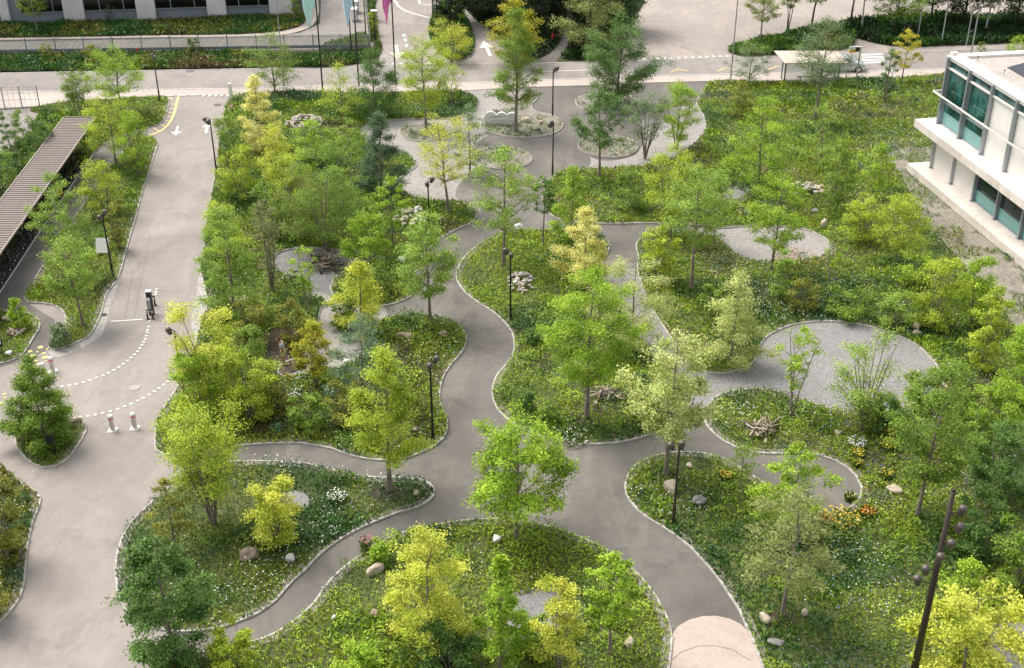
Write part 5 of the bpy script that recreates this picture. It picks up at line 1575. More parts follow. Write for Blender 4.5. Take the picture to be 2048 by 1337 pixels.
mast('lamp_post', 703, 106, 6, .07, 'black', 'short dark pole standing behind the picket fence')
mast('lamp_post', 732, 76, 5, .07, 'black', 'dark pole at the corner of the picket fence')
mast('lamp_post', 1461, 161, 9, .07, 'metal', 'pale grey mast with a small red box left of the bus shelter', 'mast')
for u, v, lb in ((1834, 82, 'leftmost pale mast before the dark wood edge'), (1882, 90, 'second pale mast from the left before the wood edge'), (1932, 93, 'third pale mast from the left before the wood edge'),
                 (1942, 107, 'pale mast standing on the near road edge behind the white building')):
    mast('lamp_post', u, v, 9, .075, 'metal', lb, 'mast', 'pale masts by the wood')
mast('lamp_post', 866, 44, 6, .07, 'black', 'left one of two dark poles in the road fork'); mast('lamp_post', 874, 46, 6, .07, 'black', 'right one of two dark poles in the road fork')
def disc_top(root, h):
    mb = MB(); mb.lathe((0, 0, h), [(.08, -.05), (.36, 0), (.36, .05), (.1, .12), (.01, .13)], 20); mb.build('lamp_shade', M['white_paint'], root)
mast('lamp_post', 751, 82, tall(751, 82, 22), .075, 'black', 'dark lamp post with round white top beside the side road', 'street lamp', None, disc_top)

# ------------------------------------------------------------------ bollards
def bollard(loc, label, striped=True, slab=True, h=.95):
    root = empty('bollard', loc, label, 'bollard', 'steel bollards across the driveway')
    mb = MB(); mb.lathe((0, 0, 0), [(.13, .02), (.13, h - .22)], 20); mb.build('cylinder', M['steel'], root, smooth=False)
    if striped:
        mb = MB(); mb.lathe((0, 0, 0), [(.135, h - .22), (.135, h - .14)], 20); mb.build('red_band', M['red'], root)
        mb = MB(); mb.lathe((0, 0, 0), [(.135, h - .14), (.135, h - .03), (.11, h), (.01, h + .01)], 20); mb.build('cap', M['white_paint'], root)
    else:
        mb = MB(); mb.lathe((0, 0, 0), [(.14, h - .22), (.14, h - .16), (.01, h - .15)], 20); mb.build('cap', M['white_paint'], root)
        mb = MB(); mb.box((.0, -.135, .28), (.05, .02, .22)); mb.build('slot', M['black'], root)
    if slab:
        mb = MB(); mb.box((0, 0, .02), (.46, .46, .03)); mb.build('base_plate', M['white_paint'], root, bevel=.005)
    return root
bollard(G(225.5, 861), 'steel bollard with red band, left one of the pair in the driveway bend')
bollard(G(270, 857), 'steel bollard with red band, right one of the pair in the driveway bend')
bollard(G(106, 743.5), 'steel bollard with red band near the yellow ground dots')
bollard(G(88.5, 757), 'plain steel bollard with white lid behind the teardrop island tree', False, False, 1.15)

# ------------------------------------------------------------------ pump station
root = empty('repair_station', G(304, 629), 'black column shaped bicycle repair station with white top on the driveway', 'repair station')
mb = MB(); mb.box((0, 0, .8), (.30, .26, 1.56)); mb.build('column', M['black'], root, bevel=.01)
mb = MB(); mb.box((0, 0, 1.61), (.33, .28, .05)); mb.build('cap', M['white_paint'], root)
mb = MB(); mb.box((-.02, -.135, .62), (.17, .014, .82)); mb.build('front_panel', M['metal'], root)
mb = MB(); mb.lathe((-.02, -.15, 1.12), [(.10, 0), (.10, .03), (.03, .035)], 14, rot=Matrix.Rotation(R_(70), 3, 'X')); mb.build('gauge', M['white_paint'], root)
mb = MB(); mb.tube([(-.12, -.14, 1.1), (-.17, -.2, .8), (-.12, -.17, .5)], .012, 5); mb.build('hose', M['black'], root)
for k, (u, v, lb) in enumerate(((296, 639.5, 'small black post with white rings left below the repair station'), (306, 638.5, 'small black post with white rings right below the repair station'), (310.5, 611.5, 'small black post with white rings behind the repair station'))):
    r = empty('ringed_post', G(u, v), lb, 'post', 'ringed posts of the repair station')
    mb = MB(); mb.lathe((0, 0, 0), [(.13, .0), (.12, .03), (.055, .06), (.055, .62)], 14); mb.build('shaft', M['black'], r)
    for z in (.42, .54):
        mb = MB(); mb.lathe((0, 0, 0), [(.062, z), (.062, z + .05)], 14); mb.build('ring', M['white_paint'], r)
a, b = G(296, 639.5), G(306, 638.5)
mb = MB(); mb.bar((0, 0, 0), tuple(b - a), .06); o = mb.build('cross_bar', M['black']); o.location = a + Vector((0, 0, .65)); tag(o, 'black bar lying across the two ringed posts', 'bar')
a = G(310.5, 611.5)
mb = MB(); mb.bar((-.4, 0, 0), (.05, 0, 0), .06); o = mb.build('cross_bar', M['black']); o.location = a + Vector((0, 0, .65)); tag(o, 'short black bar on the ringed post behind the repair station', 'bar')

# ------------------------------------------------------------------ signs, bins, boards
root = empty('info_board', G(207, 513), 'white tilted information board beside the left lamp', 'sign')
q = Matrix.Rotation(R_(-28), 3, 'X')
mb = MB(); mb.box((0, .12, .75), (.86, .05, 1.0), rot=q); mb.build('board', M['white_paint'], root)
for s in (-.36, .36):
    mb = MB(); mb.box((s, .16, .3), (.06, .06, .62)); mb.build('leg', M['metal'], root)
def post_sign(bu, bv, h, w, hh, mat, label, side=0):
    root = empty('sign', G(bu, bv), label, 'sign')
    mb = MB(); mb.tube([(0, 0, 0), (0, 0, h)], .03, 8); mb.build('post', M['black'], root)
    mb = MB(); mb.box((side, -.05, h - hh / 2 + .05), (w, .04, hh), rot=Matrix.Rotation(R_(-12), 3, 'X')); mb.build('board', M[mat], root)
    return root
post_sign(112, 910, 1.15, .44, .46, 'black', 'square black sign on a post in the teardrop island', -.12)
r = post_sign(7, 716, 1.2, .3, .45, 'black', 'small dark sign with a white notice at the left frame edge')
mb = MB(); mb.box((0, -.09, 1.08), (.18, .02, .24), rot=Matrix.Rotation(R_(-12), 3, 'X')); mb.build('notice', M['white_paint'], r)
for u, v, lb in ((833, 893, 'black dog waste bin with domed lid beside the tall yellow green tree'), (882, 466, 'black dog waste bin by the path below the pale gravel')):
    root = empty('waste_bin', G(u, v), lb, 'waste bin', 'black bins beside the path')
    mb = MB(); mb.box((0, 0, .35), (.06, .06, .7)); mb.build('post', M['black'], root)
    mb = MB(); mb.box((0, 0, .78), (.34, .26, .42)); mb.build('bin_body', M['black'], root, bevel=.03)
    mb = MB(); mb.lathe((0, 0, 1.0), [(.02, .0), (.2, .02), (.18, .09), (.08, .14), (.01, .15)], 16); mb.build('lid', M['lamp_grey'], root, smooth=True)
# white pillar and give-way sign at the driveway mouth
root = empty('sign_pillar', G(463, 203), 'white pillar at the right corner of the driveway mouth', 'pillar')
mb = MB(); mb.box((0, 0, .8), (.28, .24, 1.6)); mb.build('shaft', M['white_paint'], root, bevel=.02)
mb = MB(); mb.box((0, 0, 1.63), (.30, .26, .06)); mb.build('cap', M['white_paint'], root)
root = empty('give_way_sign', G(465, 228), 'triangular give way sign with red border below the white pillar', 'sign')
mb = MB(); mb.tube([(0, 0, 0), (0, 0, 1.0)], .03, 8); mb.build('post', M['metal'], root)
def tri(r, y, z): return [(-r * .87, y, z + r * .5), (r * .87, y, z + r * .5), (0, y, z - r)]
for nm, r_, m_, y in (('border', .30, 'red', -.06), ('face', .21, 'white_paint', -.075)):
    mb = MB(); T = tri(r_, y, .75); U = tri(r_, y + .012, .75)
    mb.add(T + U, [(0, 2, 1), (3, 4, 5), (0, 1, 4, 3), (1, 2, 5, 4), (2, 0, 3, 5)]); mb.build(nm, M[m_], root)
mb = MB(); mb.box((.03, -.05, .25), (.26, .12, .32)); mb.build('box', M['black'], root)
# blue round sign in the fork
root = empty('direction_sign', G(909, 124), 'round blue sign with white arrow before the pale yellow bush', 'sign')
hs_ = tall(909, 124, 100)
mb = MB(); mb.tube([(0, 0, 0), (0, 0, hs_ + .2)], .035, 8); mb.build('post', M['metal'], root)
mb = MB(); mb.lathe((0, -.06, hs_), [(.01, -.02), (.34, -.02), (.34, .02), (.01, .02)], 24, rot=Matrix.Rotation(R_(90), 3, 'X')); mb.build('disc', M['blue_sign'], root)
mb = MB(); mb.bar((-.17, -.09, hs_ + .15), (.1, -.09, hs_ - .1), .05, .012); mb.bar((.12, -.09, hs_ + .02), (.12, -.09, hs_ - .14), .05, .012); mb.bar((-.04, -.09, hs_ - .12), (.14, -.09, hs_ - .12), .05, .012); mb.build('arrow', M['white_paint'], root)
# small white sign in the oval tree at the fence corner
root = empty('notice_plate', G(746, 112), 'small white plate on a post at the fence corner', 'sign')
mb = MB(); mb.tube([(0, 0, 0), (0, 0, 1.2)], .03, 8); mb.build('post', M['metal'], root)
mb = MB(); mb.box((0, -.05, 1.15), (.26, .02, .34)); mb.build('plate', M['white_paint'], root)
mb = MB(); mb.box((0, -.065, 1.15), (.12, .01, .12)); mb.build('mark', M['red'], root)

def hydrant(bu, bv, h, label, name='hydrant'):
    root = empty(name, G(bu, bv), label, 'hydrant')
    mb = MB(); mb.lathe((0, 0, 0), [(.14, 0), (.14, .05), (.09, .08), (.09, h - .15), (.12, h - .12), (.11, h - .04), (.02, h)], 12); mb.build('body', M['red'], root)
    mb = MB(); mb.tube([(-.2, 0, h * .62), (.2, 0, h * .62)], .055, 8); mb.build('outlet', M['red'], root)
hydrant(1105, 86, 1.0, 'red hydrant beside the dark forest track')
hydrant(878, 184, .85, 'red hydrant post by the pavement below the tall yellow green tree')
hydrant(276, 110, .7, 'small red hydrant at the picket fence among the verge plants')

for u, v, lb, c in ((710, 42, 'pale grey cabinet behind the light blue flag, the near one', .7), (712, 26, 'pale grey cabinet behind the light blue flag, the far one', .7)):
    root = empty('utility_cabinet', G(u, v), lb, 'cabinet', 'cabinets along the side fence')
    mb = MB(); mb.box((0, 0, .65), (.55, 1.1, 1.3)); mb.build('body', M['metal'], root, bevel=.03)
    mb = MB(); mb.box((0, -.56, .7), (.46, .02, 1.0)); mb.build('door', M['white_paint'], root)
    mb = MB(); mb.box((0, 0, 1.33), (.62, 1.18, .06)); mb.build('lid', M['white_paint'], root)

# white scalloped stone sign
p = G(1002, 251)
root = empty('stone_sign', p, 'white stone sign wall with scalloped cloud like top in the large oval bed', 'sign wall')
pts = []
for cx, r, cz in ((-.86, .50, .72), (.06, .46, .72), (.95, .44, .74)):
    for k in range(9):
        a = PI - (PI * k / 8)
        pts.append((cx + r * math.cos(a) * 1.02, cz + r * math.sin(a)))
pts = [(-1.30, 0), (-1.42, .45)] + pts + [(1.44, .4), (1.38, 0)]
mb = MB(); n = len(pts); ang = R_(-6)
mb.add([(x, -.14, z) for x, z in pts] + [(x, .14, z) for x, z in pts], [tuple(range(n)), tuple(reversed(range(n, 2 * n)))] + [(i, n + i, n + (i + 1) % n, (i + 1) % n) for i in range(n)])
o = mb.build('wall', M['white_paint'], root); root.rotation_euler.z = ang
p = G(1004, 256)
root = empty('metal_frame', p, 'low grey metal frame in front of the white scalloped stone sign', 'frame', rz=R_(-6))
for s in (-.85, .1, .9):
    mb = MB(); mb.box((s, 0, .32), (.05, .05, .64)); mb.build('leg', M['metal'], root)
mb = MB(); mb.box((.02, 0, .66), (1.82, .05, .04)); mb.build('top_bar', M['metal'], root)

# ------------------------------------------------------------------ bus stop
def bus_shelter():
    base = Vector((25.4, 111.2, .05))
    root = empty('bus_shelter', base, 'bus shelter with pale ribbed roof and glass walls at the main road', 'bus shelter')
    L = 5.0
    mb = MB()
    for k in range(9):
        a = -.95 + k * .66 + k * 0
        x0, x1 = a, a + .62
        V = [(x0 + .45, -1.5, 2.35), (x1 + .45, -1.5, 2.35), (x1, 1.35, 2.65), (x0, 1.35, 2.65)]
        mb.add(V + [(x, y, z - .06) for x, y, z in V], [(0, 1, 2, 3), (7, 6, 5, 4), (0, 4, 5, 1), (1, 5, 6, 2), (2, 6, 7, 3), (3, 7, 4, 0)])
    V = [(-.5, -1.5, 2.31), (5.0, -1.5, 2.31), (4.6, 1.35, 2.60), (-.95, 1.35, 2.60)]
    mb.add(V + [(x, y, z - .03) for x, y, z in V], [(0, 1, 2, 3), (7, 6, 5, 4), (0, 4, 5, 1), (1, 5, 6, 2), (2, 6, 7, 3), (3, 7, 4, 0)])
    mb.build('roof', M['shelter_roof'], root)
    for x in (0, 2.5, L):
        for y in (0, 1.25):
            if x == 2.5 and y: continue
            mb = MB(); mb.box((x, y, 1.18), (.11, .11, 2.3)); mb.build('post', M['black'], root)
    for a, b in (((0.06, 0), (2.44, 0)), ((2.56, 0), (L - .06, 0)), ((0, .06), (0, 1.19)), ((L, .06), (L, 1.19))):
        mb = MB(); mb.bar((*a, 1.1), (*b, 1.1), .02, 1.9); mb.build('glass_wall', M['clear'], root)
    mb = MB(); mb.box((2.6, .45, .45), (2.6, .4, .05)); mb.box((1.6, .45, .22), (.06, .3, .42)); mb.box((3.6, .45, .22), (.06, .3, .42)); mb.build('bench', M['wood'], root)
M['shelter_roof'] = plain('pale ribbed roof', (.58, .48, .40), .6, vary=.08, scale=1.2)
bus_shelter()
root = empty('bus_stop_sign', G(1698, 154), 'white and yellow bus stop sign on a thin pole beside the car', 'bus stop sign')
h = tall(1698, 154, 97)
mb = MB(); mb.tube([(0, 0, 0), (.0, 0, h)], .035, 8); mb.build('post', M['metal'], root)
mb = MB(); mb.box((0, -.02, h + .02), (.66, .1, .30)); mb.build('panel', M['white_paint'], root)
mb = MB(); mb.box((0, -.02, h - .26), (.68, .11, .24)); mb.build('lower_panel', M['signal_yellow'], root)
root = empty('display_mast', G(1713, 157), 'grey post with dark display box right of the bus stop sign', 'mast')
h = tall(1713, 157, 95)
mb = MB(); mb.tube([(0, 0, 0), (0, 0, h)], .07, 10); mb.build('pole', M['metal'], root)
mb = MB(); mb.box((-.26, .05, h - .2), (.32, .2, .42)); mb.build('display', M['black'], root)
mb = MB(); mb.box((-.16, .03, h + .03), (.5, .14, .05)); mb.build('cap', M['white_paint'], root)
root = empty('timetable_panel', G(1681, 158), 'glass timetable panel standing beside the bus stop sign', 'panel')
mb = MB(); mb.box((0, 0, 1.2), (.95, .03, 1.3)); mb.build('pane', M['clear'], root)
for s in (-.48, .48):
    mb = MB(); mb.box((s, 0, .95), (.05, .05, 1.85)); mb.build('leg', M['metal'], root)

# ------------------------------------------------------------------ the car
def car(loc, rz, label):
    root = empty('car', loc, label, 'car', rz=rz)
    # cross sections along x: (x, half width, z bottom, z belt, z roof, half width of roof)
    S = [(-2.08, .70, .35, .82, .86, .62), (-2.0, .82, .26, .92, 1.00, .70), (-1.75, .87, .22, .96, 1.36, .62), (-1.2, .88, .20, .97, 1.47, .60), (-.3, .88, .20, .97, 1.48, .60),
         (.35, .88, .20, .97, 1.42, .60), (.95, .88, .20, .97, 1.02, .74), (1.55, .86, .20, .88, .93, .72), (1.95, .80, .24, .74, .80, .62), (2.12, .66, .34, .60, .64, .52)]
    mb = MB()
    V = []
    for x, w, zb, zm, zt, wt in S:
        V += [(x, -w * .92, zb), (x, -w, (zb + zm) / 2), (x, -w * .97, zm), (x, -wt, zt), (x, wt, zt), (x, w * .97, zm), (x, w, (zb + zm) / 2), (x, w * .92, zb)]
    F = []; n = 8
    for i in range(len(S) - 1):
        for j in range(n):
            F.append((i * n + j, i * n + (j + 1) % n, (i + 1) * n + (j + 1) % n, (i + 1) * n + j))
    F += [tuple(reversed(range(n))), tuple((len(S) - 1) * n + j for j in range(n))]
    mb.add(V, F)
    b = mb.build('body', M['car_paint'], root, smooth=True, bevel=.03)
    def quad(nm, P, m_, off):
        c = sum((Vector(p) for p in P), Vector()) / 4
        mb = MB(); mb.add([tuple(Vector(p) + Vector(off)) for p in P] + [tuple(Vector(p)) for p in P], [(0, 1, 2, 3), (7, 6, 5, 4), (0, 4, 5, 1), (1, 5, 6, 2), (2, 6, 7, 3), (3, 7, 4, 0)])
        mb.build(nm, M[m_], root)
    quad('windscreen', [(.42, -.57, 1.37), (.42, .57, 1.37), (.93, .70, 1.03), (.93, -.70, 1.03)], 'dark_glass', (.02, 0, .03))
    quad('rear_window', [(-1.78, -.58, 1.32), (-1.78, .58, 1.32), (-1.98, .66, 1.03), (-1.98, -.66, 1.03)], 'dark_glass', (-.03, 0, .02))
    for s in (-1, 1):
        quad('side_window', [(-1.6, s * .84, 1.02), (-.45, s * .85, 1.02), (-.45, s * .66, 1.38), (-1.5, s * .67, 1.37)], 'dark_glass', (0, s * .03, .01))
        quad('side_window', [(-.38, s * .85, 1.02), (.75, s * .83, 1.04), (.32, s * .68, 1.35), (-.38, s * .66, 1.38)], 'dark_glass', (0, s * .03, .01))
        mb = MB(); mb.box((.62, s * .96, 1.02), (.16, .14, .12)); mb.build('mirror', M['car_paint'], root, bevel=.03)
        mb = MB(); mb.box((1.93, s * .62, .70), (.26, .26, .12), rot=Matrix.Rotation(-s * .25, 3, 'Z')); mb.build('headlight', M['white_paint'], root, bevel=.03)
        for x in (-1.3, 1.33):
            mb = MB(); q = Matrix.Rotation(R_(90), 3, 'X')
            mb.lathe((x, s * .82, .33), [(.02, -.1), (.31, -.1), (.33, -.06), (.33, .06), (.31, .1), (.02, .1)], 24, rot=q); w = mb.build('wheel', M['tyre'], root, smooth=False)
            mb = MB(); mb.lathe((x, s * .885, .33), [(.02, -.045), (.2, -.045), (.2, .045), (.02, .045)], 14, rot=q); mb.build('rim', M['steel'], w)
    mb = MB(); mb.box((2.06, 0, .45), (.12, .9, .16)); mb.build('grille', M['black'], root, bevel=.02)
    return root
car(Vector((31.75, 115.2, .004)), 0, 'silver hatchback driving to the right past the bus shelter')

# ------------------------------------------------------------------ stones, boulders, dead wood
def rock_mesh(seed, name='stone'):
    bm = bmesh.new()
    bmesh.ops.create_icosphere(bm, subdivisions=3, radius=1)
    rs = random.Random(seed)
    ax = [Vector((rs.gauss(0, 1), rs.gauss(0, 1), rs.gauss(0, 1))).normalized() for _ in range(13)]
    dd = [rs.uniform(.42, .85) for _ in ax]
    for v in bm.verts:
        p = v.co.normalized(); r = 1.0
        for a, d in zip(ax, dd):
            c = p.dot(a)
            if c > .05:
                r = min(r, d / c + .03)
        from mathutils import noise
        r += noise.noise(p * 2.3 + Vector((seed, 0, 0))) * .13 + noise.noise(p * 6 + Vector((seed, 3, 0))) * .05
        v.co = p * r
    me = bpy.data.meshes.new(name)
    bm.to_mesh(me); bm.free()
    me.polygons.foreach_set('use_smooth', [True] * len(me.polygons))
    return me
ROCK = {}
def rock(name, u, v, sx, sy, sz, mat, seed, label=None, cat='stone', group=None, z=0.0, rz=0.0, loc=None):
    k = (seed % 6, mat)
    if k not in ROCK:
        me = rock_mesh(seed % 6); me.materials.append(M[mat]); ROCK[k] = me
    o = bpy.data.objects.new(name, ROCK[k])
    o.location = loc if loc is not None else G(u, v) + Vector((0, 0, z + .08 + sz * .42))
    o.scale = (sx, sy, sz); o.rotation_euler = (0, 0, rz)
    put(o); return tag(o, label, cat, group)
BOULDERS = [(501, 1122, .55, .42, .42, 'stone_brown', 'large brown boulder in the dark bed with white flowers'), (753, 1147, .50, .34, .34, 'stone_beige', 'angular beige boulder beside the narrow lower path'),
    (582, 1125, .26, .24, .26, 'stone_white', 'small white rock among big leaves in the pointed bed'), (1341, 986, .48, .36, .50, 'stone_beige', 'rounded beige boulder behind the bronze brown lamp'),
    (1396, 1010, .42, .34, .36, 'stone_grey', 'grey brown boulder right of the bronze brown lamp'), (1379, 936, .30, .2, .16, 'stone_beige', 'flat beige stone near the kerb above the two larger boulders'),
    (833, 994, .26, .2, .20, 'stone_beige', 'pale angular stone at the tip of the pointed bed'), (811, 678, .62, .42, .26, 'stone_brown', 'flat brown rock slab in the bed below the path fork'),
    (886, 675, .4, .3, .22, 'stone_brown', 'brown stone close to the kerb below the path fork'), (993, 1085, .3, .22, .22, 'stone_white', 'white stone in the bottom bed left of the maple trunk'),
    (1786, 986, .45, .3, .30, 'stone_beige', 'long beige stone on the meadow right of the asphalt loop'), (1676, 873, .32, .28, .26, 'stone_beige', 'pointed beige boulder above the yellow flowers'),
    (1256, 1296, .34, .28, .30, 'stone_beige', 'beige stone in the grass beside the slender young tree'), (1530, 1244, .38, .26, .24, 'stone_beige', 'beige stone near the sand coloured surface'),
    (1646, 458, .34, .28, .48, 'stone_beige', 'upright pale stone right of the upper gravel circle'), (1630, 428, .36, .3, .24, 'stone_grey', 'grey boulder below the low dry stone wall'),
    (1832, 660, .34, .28, .36, 'stone_beige', 'upper beige rock above the large gravel circle'), (1833, 672, .38, .3, .26, 'stone_beige', 'lower beige rock above the large gravel circle'),
    (437, 545, .38, .3, .36, 'stone_beige', 'beige rock right of the driveway at the cobbled edge'), (669, 1241, .16, .14, .14, 'stone_white', 'small pale stone in the bottom bed'),
    (1052, 246, .52, .34, .32, 'stone_beige', 'wide beige boulder right of the white stone sign'), (1082, 249, .28, .22, .22, 'stone_beige', 'small yellowish stone right of the wide beige boulder'),
    (1075, 262, .38, .3, .24, 'stone_grey', 'grey stone in front of the small yellowish one'), (1608, 1235, .18, .16, .38, 'stone_beige', 'small upright stone in the flower meadow beside the olive tree'),
    (20, 646, .55, .4, .3, 'stone_brown', 'brown rock in the corner bed at the left edge'), (155, 845, .3, .2, .18, 'stone_beige', 'pale stone on the tip of the teardrop island'),
    (803, 526, .34, .3, .3, 'stone_white', 'pale rock under the light green oak'), (20, 713, .26, .24, .22, 'stone_white', 'white stone at the corner bed kerb'),
    (1553, 1291, .4, .3, .2, 'stone_grey', 'half hidden grey stone at the bottom of the meadow'), (748, 1232, .3, .26, .2, 'stone_brown', 'reddish stone under the dense pale yellow tree'),
    (1888, 776, .45, .2, .16, 'stone_beige', 'flat pale stone at the right rim of the large gravel circle')]
for i, (u, v, a, b, c, m_, lb) in enumerate(BOULDERS):
    rock('boulder', u, v, a, b, c, m_, i, lb, 'boulder', rz=i * .9)
# white lumpy bundles
for u, v, s, lb in ((1037, 461, .55, 'white rounded lump at the path edge behind the airy light green oak'), (697, 731, .42, 'white rounded lump on the small gravel place beside the blue green pine')):
    mb = MB(); rs = random.Random(int(u))
    for k in range(6):
        c = (rs.uniform(-.4, .4) * s, rs.uniform(-.25, .25) * s, s * rs.uniform(.2, .55))
        r = s * rs.uniform(.25, .42)
        mb.lathe(c, [(r * math.sin(a * PI / 8) + .001, -r * math.cos(a * PI / 8)) for a in range(9)], 12)
    o = mb.build('garden_bag', M['white_paint'], smooth=True); o.location = G(u, v) + Vector((0, 0, .08)); tag(o, lb, 'white bundle')

def pile(name, pts, n, smin, smax, mats, label, cat, group, heap, seed):
    rs = random.Random(seed)
    P = [(q.x, q.y) for q in W(pts)]
    x0, x1 = min(q[0] for q in P), max(q[0] for q in P); y0, y1 = min(q[1] for q in P), max(q[1] for q in P)
    cx, cy = (x0 + x1) / 2, (y0 + y1) / 2
    k = 0
    while k < n:
        x, y = rs.uniform(x0, x1), rs.uniform(y0, y1)
        e = ((x - cx) / ((x1 - x0) / 2)) ** 2 + ((y - cy) / ((y1 - y0) / 2)) ** 2
        if e > 1: continue
        s = rs.uniform(smin, smax)
        z = heap * (1 - e) ** .8 * rs.uniform(.75, 1.1)
        rock(name, 0, 0, s * rs.uniform(.8, 1.3), s * rs.uniform(.7, 1.1), s * rs.uniform(.55, .9), rs.choice(mats), rs.randint(0, 99), label, cat, group, rz=rs.uniform(0, 6), loc=Vector((x, y, .06 + z + s * .3)))
        k += 1
pile('stone', [(580, 236), (642, 236), (642, 268), (580, 268)], 80, .14, .27, ['stone', 'stone_beige', 'stone'], 'grey field stone in the heap below the golden cream tree', 'stone', 'stones of the heap near the driveway', .55, 1)
pile('stone', [(1013, 550), (1070, 550), (1070, 590), (1013, 590)], 85, .09, .18, ['stone', 'stone_beige', 'stone_white'], 'pale pebble in the heap beside the middle bed lamp', 'stone', 'stones of the heap in the middle bed', .42, 2)
pile('stone', [(792, 422), (852, 422), (852, 462), (792, 462)], 42, .16, .32, ['stone_beige', 'stone', 'stone_white'], 'pale rock in the heap left of the black bin', 'stone', 'rocks of the heap near the bin', .5, 3)
pile('stone', [(1573, 375), (1646, 379), (1646, 393), (1573, 389)], 40, .14, .26, ['stone_white', 'stone_beige'], 'pale stone of the low dry wall above the upper gravel circle', 'stone', 'stones of the low dry wall', .5, 4)
pile('stone', [(342, 835), (385, 835), (385, 872), (342, 872)], 26, .08, .17, ['stone_beige', 'stone'], 'small beige stone in the heap at the driveway bend', 'stone', 'stones of the heap at the driveway bend', .2, 5)

def log_pile(u, v, rx, ry, n, lmin, lmax, r, mats, label, group, seed, heap=.4):
    rs = random.Random(seed)
    c = G(u, v)
    for k in range(n):
        a = rs.uniform(0, PI * 2); L = rs.uniform(lmin, lmax); rad = r * rs.uniform(.6, 1.5)
        cx, cy = rs.gauss(0, rx * .4), rs.gauss(0, ry * .4)
        z = heap * math.exp(-(cx / rx) ** 2 - (cy / ry) ** 2) * rs.uniform(.3, 1.1) + rad
        tl = rs.uniform(-.3, .5)
        P = []
        for i in range(6):
            t = i / 5 - .5
            P.append((math.cos(a) * L * t + rs.gauss(0, .03), math.sin(a) * L * t + rs.gauss(0, .03), max(-z + .04, L * t * tl) + rs.gauss(0, .02)))
        mb = MB(); mb.tube(P, [rad * (1 - .12 * i) for i in range(6)], 7)
        if rs.random() < .6:
            q = Vector(P[3]); e = q + Vector((rs.uniform(-.3, .3), rs.uniform(-.3, .3), rs.uniform(.05, .25)))
            mb.tube([q, (q + e) / 2 + Vector((.02, .03, 0)), e], [rad * .5, rad * .4, rad * .2], 5)
        o = mb.build('branch', M[rs.choice(mats)], smooth=True)
        o.location = (c.x + cx, c.y + cy, .06 + z)
        tag(o, label, 'branch', group)
log_pile(648, 535, 1.1, .9, 34, .6, 1.6, .055, ['wood', 'wood', 'bark_dark'], 'brown dead branch in the heap on the dark gravel', 'branches of the heap on the dark gravel', 1, .8)
log_pile(1211, 797, 1.0, .7, 24, .6, 1.5, .055, ['wood_pale', 'wood', 'bark_dark'], 'bleached dead branch in the heap behind the grey trunk', 'branches of the heap in the middle bed', 2, .4)
log_pile(1524, 868, .85, .65, 34, .5, 1.4, .06, ['wood', 'wood_pale', 'wood'], 'grey brown log in the heap on the bright grass', 'logs of the heap on the bright grass', 3, .45)
log_pile(480, 608, .9, .5, 18, .5, 1.2, .05, ['wood_pale', 'wood'], 'pale dead branch in the heap under the tall fresh green tree', 'branches of the heap near the cobbled edge', 4, .35)
log_pile(32, 672, .5, .6, 12, .4, 1.1, .07, ['wood_pale', 'wood'], 'weathered log in the corner bed at the left edge', 'logs of the corner bed', 5, .2)

# yellow and orange flowering clumps
def flower_clump(u, v, r, h, n, col, label, seed, name='flower_clump'):
    rs = np.random.RandomState(seed)
    p = G(u, v)
    root = empty(name, p, label, 'flowers')
    m = 340
    a = rs.uniform(0, 2 * PI, m); q = np.sqrt(rs.rand(m)) * r
    P = np.stack([q * np.cos(a), q * np.sin(a), .05 + rs.rand(m) * h * .9], 1)
    V, Q = cards(P, rs.uniform(.12, .22, m), rs.uniform(.04, .08, m), rs, up=.2, T=np.stack([rs.normal(size=m) * .4, rs.normal(size=m) * .4, np.ones(m)], 1))
    np_mesh('foliage', V, Q, M['herb'], root, col=np.repeat(np.array(PAL['mid'])[None] * rs.uniform(.5, 1.3, (m, 1)), 4, 0))
    a = rs.uniform(0, 2 * PI, n); q = np.sqrt(rs.rand(n)) * r
    P = np.stack([q * np.cos(a), q * np.sin(a), h * rs.uniform(.75, 1.1, n)], 1)
    V, Q = cards(P, rs.uniform(.07, .12, n), rs.uniform(.07, .12, n), rs, up=2, fold=0)
    np_mesh('blossom', V, Q, M['herb'], root, col=np.repeat(np.array(FL[col])[None] * rs.uniform(.8, 1.15, (n, 1)), 4, 0))
